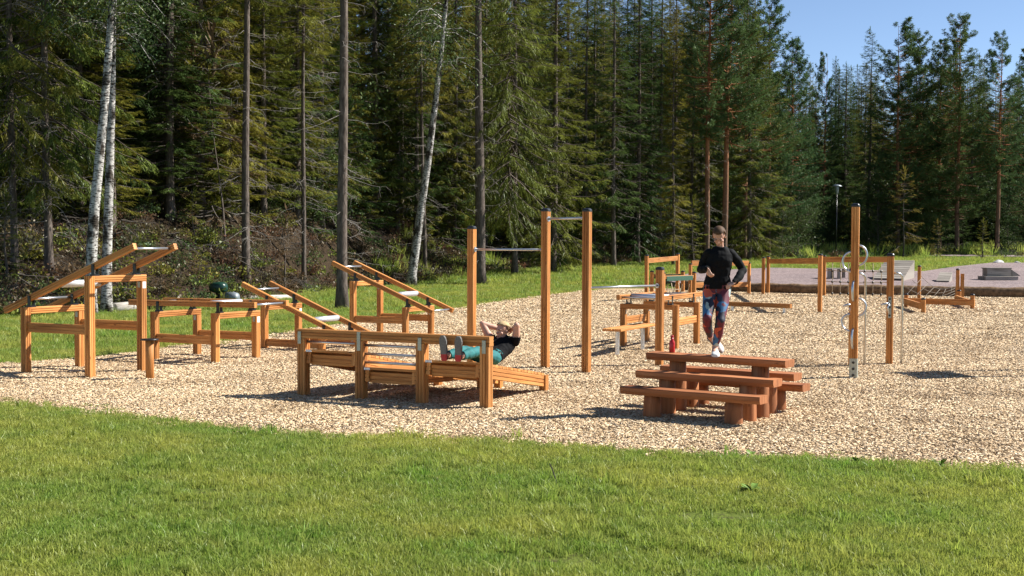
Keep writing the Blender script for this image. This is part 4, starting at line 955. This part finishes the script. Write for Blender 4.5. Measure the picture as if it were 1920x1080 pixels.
# low trees and bushes before the far wood
GL = 'low trees before the far wood'
for a in [('broadleaf_tree', 'pale leafed young tree above the twin posts', 1495, 95, 7.2, .06, 'leaf1'), ('broadleaf_tree', 'pale leafed bush tree left of the loop pole', 1468, 92, 4.6, .05, 'leaf2'), ('broadleaf_tree', 'tall leafy young tree behind the loop pole', 1645, 104, 8.5, .08, 'leaf1'),
          ('broadleaf_tree', 'leafy young tree right of the yellow larch', 1735, 106, 6, .06, 'leaf2'), ('small_larch', 'yellowing young larch with a bare grey stem', 1693, 97, 7.0, .07, 'smally'),
          ('small_larch', 'smallest yellow larch by the far grass', 1756, 94, 3.0, .04, 'smally'), ('small_spruce', 'bright green young spruce by the far path', 1842, 97, 3.1, .05, 'small'),
          ('spruce_tree', 'grey half-dead spruce left of the loop pole top', 1602, 116, 12, .12, 'narrow'), ('broadleaf_tree', 'leafy bush tree below the narrow pine', 1890, 106, 5.5, .05, 'leaf2'), ('broadleaf_tree', 'leafy bush below the pointed spruce', 1560, 122, 5, .05, 'leaf2'),
          ('small_spruce', 'young spruce at the foot of the red-barked pines', 1300, 81, 4.5, .06, 'small'), ('small_spruce', 'young spruce on the bank behind the tall lever station', 262, 38.5, 1.9, .03, 'small'),
          ('small_spruce', 'young spruce at the foot of the bank beside the engine', 366, 44.0, 2.2, .03, 'small'), ('small_spruce', 'low young spruce at the far left edge', 12, 35.5, 2.6, .04, 'small')]:
    tree(a[0], a[1], a[2], a[3], a[4], a[5], a[6], None, None, GL)

# the wood behind, which reads as one dark mass
fx, fy = [], []; tries = 0
path_pts = np.array(path_c)
rr = np.random.default_rng(5)
while len(fx) < 430 and tries < 40000:
    tries += 1; px = rr.uniform(-160, 2080); dep = rr.uniform(0, 1)**.8
    Y = rr.uniform(40, 155); x = (px - 960)/FPX*Y; db = (Y - edge_y(x))*.72
    if db < 7 or db > 46: continue
    if np.min(np.hypot(path_pts[:, 0] - x, path_pts[:, 1] - Y)) < 4.0: continue
    if x > 17 and db < 9: continue
    if fx and min((x - a)**2 + (Y - b)**2 for a, b in zip(fx, fy)) < 2.0**2: continue
    fx.append(x); fy.append(Y)
vn = ['full1', 'full2', 'dark1', 'dark2', 'hang', 'narrow']; fz = [terrain(x, y) - .1 for x, y in zip(fx, fy)]
trunk_me = MB().tube([(0, 0, -.3), (0, 0, .3), (0, 0, 8), (0, 0, 16), (0, 0, 23.5)], [.26, .18, .14, .08, .02], 8).mesh('far_trunk', M['bark_spruce'])
fs = []
for x, y in zip(fx, fy):
    px = 960 + x/y*FPX
    top = 118 + 60*noise.noise(Vector((px*.02, 3, 0))) if px > 1500 else (110 if px > 1420 else -200)
    h = min(2 + (462 - top)/FPX*y - terrain(x, y), 25); fs.append(h/24*random.uniform(.86, 1.0))
fp = np.stack([fx, fy, fz], 1); fs = np.array(fs); fr = rotz(len(fx))
wide = np.stack([np.maximum(fs, .85), np.maximum(fs, .85), fs], 1)
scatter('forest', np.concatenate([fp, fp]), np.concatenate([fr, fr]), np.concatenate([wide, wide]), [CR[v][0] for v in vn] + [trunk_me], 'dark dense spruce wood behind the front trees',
        np.concatenate([rr.integers(0, len(vn), len(fx)), np.full(len(fx), len(vn))]))

# undergrowth of berry shrubs, dead twigs and ferns along the edge
def shrub(seed, mat, n=150, R=.34, h=.34, leaf=.055):
    r = np.random.default_rng(seed); lf = Leafy(); a = r.uniform(0, 6.283, n); q = R*np.sqrt(r.uniform(size=n)); z = h*r.uniform(.1, 1, n)*(1.1 - q/R*.6)
    p = np.stack([q*np.cos(a), q*np.sin(a), z], 1); d = unit(r.normal(0, 1, (n, 3)) + np.array([0, 0, .5])); ln = leaf*r.uniform(.7, 1.6, n)
    lf.diamonds(p, d, ln, ln*.6, unit(np.cross(d, r.normal(0, 1, (n, 3)))), np.clip(r.normal(.5, .25, n), 0, 1))
    for k in range(9):
        b = r.uniform(0, 6.283); e = R*r.uniform(.3, 1); lf.stick([[0, 0, 0], [e*.5*math.cos(b), e*.5*math.sin(b), h*.6], [e*math.cos(b), e*math.sin(b), h*r.uniform(.7, 1.2)]], .006, .002)
    return lf.mesh('shrub', [M[mat], M['bark_dead']])
def weeds(seed, mat, n=60, R=.3, h=.55):
    r = np.random.default_rng(seed); lf = Leafy(); a = r.uniform(0, 6.283, n); q = R*np.sqrt(r.uniform(size=n)); p = np.stack([q*np.cos(a), q*np.sin(a), np.zeros(n)], 1)
    d = unit(np.stack([r.normal(0, .35, n), r.normal(0, .35, n), np.ones(n)], 1)); ln = h*r.uniform(.4, 1, n); lf.diamonds(p, d, ln, ln*.06, unit(np.cross(d, r.normal(0, 1, (n, 3)))), r.uniform(.3, 1, n)); return lf.mesh('weeds', [M[mat]])
sv_ = [shrub(50, 'heather'), shrub(51, 'heather'), shrub(52, 'leaf'), shrub(53, 'spruce'), weeds(54, 'grassblade'), shrub(55, 'brown', 90, .45, .25), deadwood(56, .1, .5, 9, .8, 'bark_dead')]
ux, uy, ui, us = [], [], [], []
for k in range(26000):
    px = rr.uniform(-140, 2060); Y = rr.uniform(29, 122); x = (px - 960)/FPX*Y; db = (Y - edge_y(x))*.72
    if db < (-4.5 if x > 19 and rr.uniform() < .5 else -.7) or db > 16 or rr.uniform() > (1.0 if db < 7 else .45): continue
    if np.min(np.hypot(path_pts[:, 0] - x, path_pts[:, 1] - Y)) < 2.3: continue
    if rr.uniform() > min(.55 if x < -7 else 1, 40/Y*1.2): continue
    left = x < -7; pr = [.18, .15, .21, .20, .0, .22, .04] if left else ([.34, .28, .10, .08, .12, .05, .03] if x < 19 else [.05, .05, .40, .14, .32, .02, .02])
    ux.append(x); uy.append(Y); ui.append(rr.choice(7, p=pr)); us.append(rr.uniform(.6, 1.4)*(1 + Y/120))
uz = [terrain(x, y) - .02 for x, y in zip(ux, uy)]
scatter('undergrowth', np.stack([ux, uy, uz], 1), rotz(len(ux)), np.array(us), sv_, 'reddish berry shrubs and dry twigs along the wood edge', ui)
# a few broad-leaved weeds at the rim of the chips

# young growth under the far wood
ux, uy, us, ui = [], [], [], []
for k in range(9000):
    px = rr.uniform(-120, 2060); Y = rr.uniform(44, 150); x = (px - 960)/FPX*Y; db = (Y - edge_y(x))*.72
    if db < (3.5 if x > 17 else 6) or db > 34 or np.min(np.hypot(path_pts[:, 0] - x, path_pts[:, 1] - Y)) < 3.0: continue
    if rr.uniform() > (.42 if x > 10 else .10): continue
    ux.append(x); uy.append(Y); s = rr.uniform(.6, 1.5)*(1 + max(0, db - 5)/26); us.append(s); ui.append(rr.choice(3, p=[.40, .10, .50]))
us = np.array(us)
scatter('young_growth', np.stack([ux, uy, [terrain(x, y) - .1 for x, y in zip(ux, uy)]], 1), rotz(len(ux)), np.stack([us*1.15, us*1.15, us], 1), [CR['small'][0], CR['leaf2'][0], spruce_crown(60, 5, .2, 1.4, .4, 1.2, .5, .1, S2('spruce_dark'))], 'young spruces and leafy saplings filling the wood', ui)
# ------------------------------------------------------------------ people
M['skin'] = plain('skin', (.56, .31, .22), .55, 0, .35, .08, 20)
M['hair_dark'] = plain('brown_hair', (.085, .046, .024), .7, 0, .2, .45, 35)
M['cap_beige'] = plain('beige_cloth', (.42, .30, .15), .85)
M['blackcloth'] = plain('black_knit', (.0065, .0068, .008), .8, 0, .12, .3, 40)
M['blacktee'] = plain('black_cotton', (.006, .006, .007), .85, 0, .1, .3, 40)
M['teal'] = plain('teal_cloth', (.016, .135, .14), .75, 0, .3, .15, 12)
M['shoe_white'] = plain('white_shoe', (.62, .62, .60), .6, 0, .4, .2, 60)
M['shoe_navy'] = plain('navy_shoe', (.012, .014, .035), .6)
M['sole_grey'] = plain('grey_sole', (.17, .165, .155), .8, 0, .3, .2, 60)
M['sole_red'] = plain('red_sole', (.45, .03, .03), .6)
M['eye'] = plain('eye', (.10, .06, .045), .4)
M['brow'] = plain('eyebrow', (.16, .085, .055), .7)
M['lip'] = plain('lip', (.36, .12, .10), .5)
M['watch'] = plain('watch', (.03, .035, .04), .3)
m, nt, b = newmat('patchwork_leggings'); tc = N(nt, 'ShaderNodeTexCoord'); v = N(nt, 'ShaderNodeTexVoronoi'); v.inputs['Scale'].default_value = 9.0
dz_ = N(nt, 'ShaderNodeTexNoise'); dz_.inputs['Scale'].default_value = 11; nt.links.new(tc.outputs['Object'], dz_.inputs['Vector'])
va = N(nt, 'ShaderNodeVectorMath'); va.operation = 'MULTIPLY_ADD'; va.inputs[1].default_value = (.13, .13, .13); nt.links.new(dz_.outputs[1], va.inputs[0]); nt.links.new(tc.outputs['Object'], va.inputs[2]); nt.links.new(va.outputs[0], v.inputs['Vector'])
sc_ = N(nt, 'ShaderNodeSeparateColor'); nt.links.new(v.outputs['Color'], sc_.inputs[0])
c = ramp(nt, sc_.outputs[0], [(0, (.115, .011, .028)), (.28, (.030, .12, .25)), (.45, (.014, .016, .034)), (.58, (.34, .40, .37)), (.68, (.12, .012, .03)), (.86, (.50, .08, .035)), (.92, (.022, .026, .05))], 'CONSTANT')
nt.links.new(c, b.inputs['Base Color']); b.inputs['Roughness'].default_value = .6; M['leggings'] = m

class Body:
    def __init__(s): s.m = MB(); s.pts = []
    def rings(s, R, tagname, cap=True):
        o = len(s.m.v); s.m.loft(R, cap=cap); s.pts += [(Vector(p), tagname) for p in s.m.v[o:]]
    def limb(s, pts, rad, tagname, seg=14, flat=1.0, ref=None, n=6):
        """tapered limb through the joints, rounded at both ends"""
        pts = [Vector(p) for p in pts]; C = []; Rr = []
        for i in range(len(pts) - 1):
            for k in range(n):
                t = k / n; C.append(pts[i].lerp(pts[i+1], t)); u = t*t*(3 - 2*t); Rr.append(rad[i]*(1-u) + rad[i+1]*u)
        C.append(pts[-1]); Rr.append(rad[-1])
        d0 = (C[1] - C[0]).normalized(); d1 = (C[-1] - C[-2]).normalized()
        pre = [(C[0] - d0*Rr[0]*q, Rr[0]*math.sqrt(max(.01, 1 - q*q))) for q in (.97, .75, .4)]; post = [(C[-1] + d1*Rr[-1]*q, Rr[-1]*math.sqrt(max(.01, 1 - q*q))) for q in (.4, .75, .97)]
        allp = pre + list(zip(C, Rr)) + post; ref = Vector(ref) if ref else (Vector((1, 0, 0)) if abs(d0.x) < .9 else Vector((0, 1, 0)))
        R = []; a = (ref - d0*ref.dot(d0)).normalized()
        for i, (c, r) in enumerate(allp):
            d = (allp[min(i+1, len(allp)-1)][0] - allp[max(i-1, 0)][0]).normalized(); a = (a - d*a.dot(d)).normalized(); b_ = d.cross(a)
            R.append([c + a*math.cos(2*math.pi*k/seg)*r + b_*math.sin(2*math.pi*k/seg)*r*flat for k in range(seg)])
        s.rings(R, tagname)
    def ball(s, c, rad, rot, tagname, seg=16, nr=10):
        c = Vector(c); R = []
        for i in range(nr):
            a = math.pi*(i + .5)/nr; R.append([c + rot @ Vector((math.sin(a)*math.cos(2*math.pi*k/seg)*rad[0], math.sin(a)*math.sin(2*math.pi*k/seg)*rad[1], -math.cos(a)*rad[2])) for k in range(seg)])
        s.rings(R, tagname)
    def torso(s, rings, tagname, seg=20):
        """rings: (centre, right axis, front axis, rx, ry)"""
        s.rings([[Vector(c) + Vector(a)*math.copysign(abs(math.cos(q))**.85, math.cos(q))*rx + Vector(f)*math.sin(q)*ry for q in np.linspace(0, 2*math.pi, seg, endpoint=False)] for c, a, f, rx, ry in rings], tagname)
    def hand(s, wrist, d, nrm, thumb, curl=.6, sc=1.0, tagname='hand'):
        """palm, four unequal bent fingers and a thumb that leaves the side of the palm"""
        w = Vector(wrist); d = Vector(d).normalized(); nrm = Vector(nrm); nrm = (nrm - d*nrm.dot(d)).normalized(); sd = d.cross(nrm)*thumb
        s.limb([w, w + d*.045*sc, w + d*.085*sc], [.026*sc, .037*sc, .036*sc], tagname, 12, .42, sd)
        for k, (o, L) in enumerate(((.030, .068), (.010, .076), (-.010, .071), (-.029, .055))):
            b_ = w + d*.082*sc + sd*o*sc; L *= sc; a1 = curl*.5; a2 = curl*1.3
            p1 = b_ + (d*math.cos(a1) + nrm*math.sin(a1))*L*.45; p2 = p1 + (d*math.cos(a2) + nrm*math.sin(a2))*L*.32; p3 = p2 + (d*math.cos(a2*1.4) + nrm*math.sin(a2*1.4))*L*.25
            s.limb([b_ - d*.012, p1, p2, p3], [.0095*sc, .009*sc, .0085*sc, .0075*sc], tagname, 8, 1, None, 3)
        b_ = w + d*.028*sc + sd*.026*sc; p1 = b_ + (sd*.75 + d*.6 + nrm*.25).normalized()*.038*sc; p2 = p1 + (d*.85 + sd*.3 + nrm*.45).normalized()*.032*sc
        s.limb([b_, p1, p2], [.013*sc, .0105*sc, .009*sc], tagname, 8, 1, None, 3)
    def head(s, c, rot, sc=1.0):
        B = lambda p, r: s.ball(Vector(c) + rot @ (Vector(p)*sc), [q*sc for q in r], rot, 'head')
        B((0, .012, .03), (.073, .092, .088)); B((0, -.022, -.035), (.057, .062, .078)); B((0, -.045, -.082), (.034, .032, .026))
        B((0, -.086, -.012), (.011, .016, .024)); B((0, -.098, -.024), (.014, .014, .011)); B((0, -.072, .022), (.05, .02, .012)); B((0, -.077, -.058), (.025, .014, .008)); B((0, -.076, -.066), (.021, .014, .008))
        for q in (-1, 1): B((q*.075, .012, -.008), (.009, .02, .032)); B((q*.038, -.058, -.025), (.022, .02, .02))
    def finish(s, name, par, voxel=.0055):
        me = s.m.mesh(name, M['skin']); o = link(name, me)
        md = o.modifiers.new('join', 'REMESH'); md.mode = 'VOXEL'; md.voxel_size = voxel
        sm = o.modifiers.new('soft', 'SMOOTH'); sm.factor = .5; sm.iterations = 3
        dg = bpy.context.evaluated_depsgraph_get(); me2 = bpy.data.meshes.new_from_object(o.evaluated_get(dg)); o.modifiers.clear(); o.data = me2; bpy.data.meshes.remove(me)
        me2.name = name; me2.polygons.foreach_set('use_smooth', [True]*len(me2.polygons)); o.parent = par
        if not me2.materials: me2.materials.append(M['skin'])
        kd = KDTree(len(s.pts)); [kd.insert(p, i) for i, (p, t) in enumerate(s.pts)]; kd.balance()
        s.vt = [s.pts[kd.find(v.co)[1]][1] for v in me2.vertices]; s.me = me2; return o
    def garment(s, name, keep, off, mat, par, test=None, wrinkle=0.0, hem=None):
        me = s.me; nv = {}; V = []; F = []
        for p in me.polygons:
            if all(s.vt[i] in keep and (test is None or test(me.vertices[i].co, s.vt[i])) for i in p.vertices):
                f = []
                for i in p.vertices:
                    if i not in nv:
                        v = me.vertices[i]; nv[i] = len(V); w = wrinkle*noise.noise(v.co*Vector((1, 1, 1)) * 22) if wrinkle else 0; q = v.co + v.normal*(off + w); V.append((q.x, q.y, max(q.z, hem)) if hem and s.vt[i] == 'torso' else tuple(q))
                    f.append(nv[i])
                F.append(f)
        g = bpy.data.meshes.new(name); g.from_pydata(V, [], F); g.polygons.foreach_set('use_smooth', [True]*len(F)); g.materials.append(mat)
        o = link(name, g, par); md = o.modifiers.new('cloth', 'SOLIDIFY'); md.thickness = .003; md.offset = 1; return o
def shoe(par, heel, toe_dir, up, L, mat, solemat, heelmat=None, name='shoe', wide=1.0):
    """upper and sole of one shoe, heel at the given point, sole facing away from 'up'"""
    h = Vector(heel); d = Vector(toe_dir).normalized(); up = Vector(up); up = (up - d*up.dot(d)).normalized(); sd = d.cross(up)
    prof = [(-.03, .024, .05), (-.01, .034, .075), (.05, .037, .085), (.10, .037, .075), (.16, .044, .055), (.21, .046, .045), (.25, .036, .034), (.275, .018, .022)]; k = L/.275
    m = MB(); R = [[h + d*x*k + sd*w*wide*math.cos(q) + up*(.012 + max(0, (z - .012)*(.5 + .5*math.sin(q))) if math.sin(q) > -.2 else .012) for q in np.linspace(0, 2*math.pi, 14, endpoint=False)] for x, w, z in prof]
    o = m.loft(R).build(name, mat, par)
    m = MB(); R = []
    for x, w, z in prof: R.append([h + d*(x*1.02)*k + sd*(w + .005)*wide*c_ + up*z_ for c_, z_ in ((-1, .018), (-1, .002), (-.8, -.006), (.8, -.006), (1, .002), (1, .018))])
    m.loft(R[2:] if heelmat else R, smooth=False).build('sole', solemat, o)
    if heelmat: MB().loft(R[:3], smooth=False).build('sole_heel', heelmat, o)
    return o
def shell(par, name, c, rot, rad, mat, keep, sc=1.0, seg=28, nr=20):
    """hair or cap: the part of a rounded shell that 'keep' leaves standing"""
    bm = bmesh.new(); bmesh.ops.create_uvsphere(bm, u_segments=seg, v_segments=nr, radius=1)
    bmesh.ops.delete(bm, geom=[v for v in bm.verts if not keep(v.co)], context='VERTS')
    for v in bm.verts: v.co = Vector(c) + rot @ Vector((v.co.x*rad[0]*sc, v.co.y*rad[1]*sc + .012*sc, v.co.z*rad[2]*sc + .03*sc))
    me = bpy.data.meshes.new(name); bm.to_mesh(me); bm.free(); me.polygons.foreach_set('use_smooth', [True]*len(me.polygons)); me.materials.append(mat)
    o = link(name, me, par); md = o.modifiers.new('thick', 'SOLIDIFY'); md.thickness = .007*sc; md.offset = 1; return o
def face_bits(par, c, rot, sc=1.0):
    for q in (-1, 1):
        MB().loft([[Vector(c) + rot @ (Vector((q*.030 + .010*math.cos(a)*k, -.0795 + y, .004 + .0035*math.sin(a)*k))*sc) for a in np.linspace(0, 2*math.pi, 10, endpoint=False)] for k, y in ((1, 0), (.8, -.004), (.3, -.006))]).build('eye', M['eye'], par)
        MB().tube([Vector(c) + rot @ (Vector((q*x, y, z))*sc) for x, y, z in ((.014, -.092, .024), (.03, -.090, .029), (.047, -.074, .024))], .003*sc, 6).build('eyebrow', M['brow'], par)
    MB().tube([Vector(c) + rot @ (Vector((x, y, -.0615))*sc) for x, y in ((-.022, -.082), (0, -.091), (.022, -.082))], .0035*sc, 6).build('lip', M['lip'], par)

# the runner on the table
ft = min((tc_ + T1*k for k in np.linspace(-.9, .9, 400)), key=lambda p: abs(960 + FPX*p.x/p.y - 1340)) - T2*.02; ft.z = .70
W = thing('person', 'runner in a black sweater and patchwork leggings stepping along the log table', 'person', ft)
B = Body(); X, Yf = Vector((1, .12, 0)).normalized(), Vector((.12, -1, 0)).normalized()
B.torso([((.045, .075, .715), X, Yf, .06, .05), ((.048, .075, .74), X, Yf, .135, .09), ((.05, .075, .80), X, Yf, .163, .112), ((.05, .06, .87), X, Yf, .150, .105), ((.053, .045, .95), X, Yf, .128, .092), ((.06, .03, 1.04), X, Yf, .138, .098),
         ((.065, .015, 1.13), X, Yf, .146, .110), ((.068, .01, 1.20), X, Yf, .142, .092), ((.07, .005, 1.25), X, Yf, .10, .068), ((.07, 0, 1.285), X, Yf, .07, .055)], 'torso')
B.limb([(.07, .0, 1.26), (.065, -.02, 1.31), (.055, -.04, 1.37)], [.050, .042, .044], 'neck')
hr = Matrix.Rotation(math.radians(-16), 3, 'Z') @ Matrix.Rotation(math.radians(42), 3, 'X'); hc_ = Vector((.045, -.06, 1.415)); B.head(hc_, hr, .95)
B.limb([(.195, .015, 1.218), (.285, .06, 1.125), (.358, .085, 1.02)], [.043, .040, .034], 'arm'); B.limb([(.358, .085, 1.02), (.30, -.02, .945), (.225, -.105, .875)], [.035, .034, .023], 'arm')
B.limb([(-.065, .0, 1.218), (-.11, .06, 1.12), (-.14, .095, 1.02)], [.043, .040, .034], 'arm'); B.limb([(-.14, .095, 1.02), (-.125, -.03, 1.025), (-.105, -.15, 1.035)], [.035, .034, .023], 'arm')
B.hand((.225, -.105, .875), (-.9, -.3, -.42), (-.35, .25, -.9), -1, .75, .85); B.hand((-.105, -.15, 1.035), (.35, -.35, -.87), (.8, .55, .1), -1, .9, .85)
B.limb([(.125, .07, .78), (.09, -.03, .60), (.055, -.135, .425)], [.084, .070, .050], 'leg'); B.limb([(.055, -.135, .425), (.05, -.05, .28), (.022, .0, .10)], [.050, .049, .031], 'leg'); B.limb([(.022, .0, .10), (.012, -.03, .055), (-.0, -.09, .045)], [.036, .036, .03], 'foot')
B.limb([(-.03, .08, .78), (-.06, -.02, .61), (-.10, -.14, .46)], [.084, .070, .050], 'leg'); B.limb([(-.10, -.14, .46), (-.07, .02, .35), (-.005, .20, .21)], [.050, .049, .031], 'leg'); B.limb([(-.005, .20, .21), (.02, .225, .18), (.06, .235, .13)], [.036, .035, .028], 'foot')
B.finish('body', W)
B.garment('leggings', {'leg', 'torso'}, .004, M['leggings'], W, lambda c, t: c.z < .86 if t == 'torso' else True)
B.garment('sweater', {'torso', 'arm', 'neck'}, .011, M['blackcloth'], W, lambda c, t: (c.z > .782) if t == 'torso' else (c.z < 1.292 if t == 'neck' else True), .006, .796)
shoe(W, (.03, .055, .012), (-.14, -1, -.02), (0, 0, 1), .275, M['shoe_white'], M['shoe_white']); shoe(W, (-.012, .245, .19), (.62, .1, -.62), (.3, -.75, .55), .24, M['shoe_white'], M['sole_grey'])
shell(W, 'hair', hc_, hr, (.080, .100, .095), M['hair_dark'], lambda v: v.z > -.45 and (v.y > -.22 or v.z > .52), .95)
o = Body(); o.ball(hc_ + hr @ Vector((.0, .115, .02)), (.028, .03, .03), hr, 'bun'); o.limb([hc_ + hr @ Vector((0, .12, .0)), hc_ + hr @ Vector((.0, .135, -.05)), hc_ + hr @ Vector((0, .12, -.10))], [.022, .02, .01], 'bun'); o.m.build('ponytail', M['hair_dark'], W)
face_bits(W, hc_, hr, .95)
MB().tube([(-.107, -.135, 1.034), (-.103, -.158, 1.032)], .036, 14).build('wristwatch', M['watch'], W)

# the man doing sit-ups
Wm = thing('person', 'person in black t-shirt and teal trousers doing sit-ups on the bench', 'person', SO + E1*2.27 + E2*.85, ANG)
OF = Vector((2.27, .85, 0)); q_ = lambda u, v, z: Vector((u, v, z)) - OF
B = Body(); A1 = Vector((1, 0, 0)); tdir = Vector((-.02, .40, .21)).normalized(); A2 = tdir.cross(A1).normalized()
B.torso([(q_(2.33, .74, .52), A1, A2, .08, .06), (q_(2.33, .78, .535), A1, A2, .145, .09), (q_(2.335, .87, .555), A1, A2, .155, .10), (q_(2.335, .98, .585), A1, A2, .145, .098), (q_(2.335, 1.10, .635), A1, A2, .16, .108), (q_(2.335, 1.19, .68), A1, A2, .178, .105), (q_(2.33, 1.25, .725), A1, A2, .165, .085), (q_(2.328, 1.28, .75), A1, A2, .09, .065)], 'torso')
B.limb([q_(2.328, 1.25, .73), q_(2.325, 1.265, .775), q_(2.32, 1.25, .82)], [.062, .056, .056], 'neck')
hm = Matrix.Rotation(math.radians(-20), 3, 'Z') @ Matrix.Rotation(math.radians(2), 3, 'X'); hcm = q_(2.318, 1.235, .865); B.head(hcm, hm, 1.0)
B.limb([q_(2.165, 1.24, .735), q_(2.09, 1.22, .84), q_(2.035, 1.2, .955)], [.056, .050, .040], 'sleeve'); B.limb([q_(2.035, 1.2, .955), q_(2.12, 1.28, .915), q_(2.215, 1.345, .885)], [.041, .041, .029], 'fore')
B.limb([q_(2.505, 1.23, .735), q_(2.54, 1.2, .84), q_(2.565, 1.16, .95)], [.056, .050, .040], 'sleeve'); B.limb([q_(2.565, 1.16, .95), q_(2.50, 1.25, .915), q_(2.425, 1.335, .885)], [.041, .041, .029], 'fore')
B.hand(q_(2.215, 1.345, .885), (.9, .1, -.15), (0, -1, 0), 1, .35, .95); B.hand(q_(2.425, 1.335, .885), (-.9, .1, -.15), (0, -1, 0), -1, .35, .95)
for u, uh in ((2.20, 2.27), (2.395, 2.42)):
    B.limb([q_(uh, .80, .545), q_(u*.5 + uh*.5, .60, .60), q_(u + .01, .40, .66)], [.082, .072, .056], 'leg'); B.limb([q_(u + .01, .40, .66), q_(u, .20, .65), q_(u, -.055, .632)], [.056, .054, .040], 'leg'); B.limb([q_(u, -.055, .632), q_(u, -.085, .64), q_(u, -.095, .70)], [.038, .038, .030], 'foot')
B.finish('body', Wm)
B.garment('trousers', {'leg', 'torso'}, .009, M['teal'], Wm, lambda c, t: (c.y < .0) if t == 'torso' else True, .008)
B.garment('t_shirt', {'torso', 'sleeve', 'neck'}, .011, M['blacktee'], Wm, lambda c, t: c.y > -.035 if t == 'torso' else (c.z < .80 if t == 'sleeve' else c.z < .765), .008)
for u, s in ((2.20, -.06), (2.395, .05)): shoe(Wm, q_(u, -.135, .605), (s, -.04, 1), (0, 1, .05), .275, M['shoe_navy'], M['sole_grey'], M['sole_red'])
shell(Wm, 'cap', hcm, hm, (.080, .102, .096), M['cap_beige'], lambda v: v.z > .28 + .25*(-v.y) or (v.y > .3 and v.z > .05))
shell(Wm, 'hair', hcm, hm, (.0765, .097, .091), M['hair_dark'], lambda v: v.z > -.35 and v.y > -.1)
face_bits(Wm, hcm, hm, 1.0)
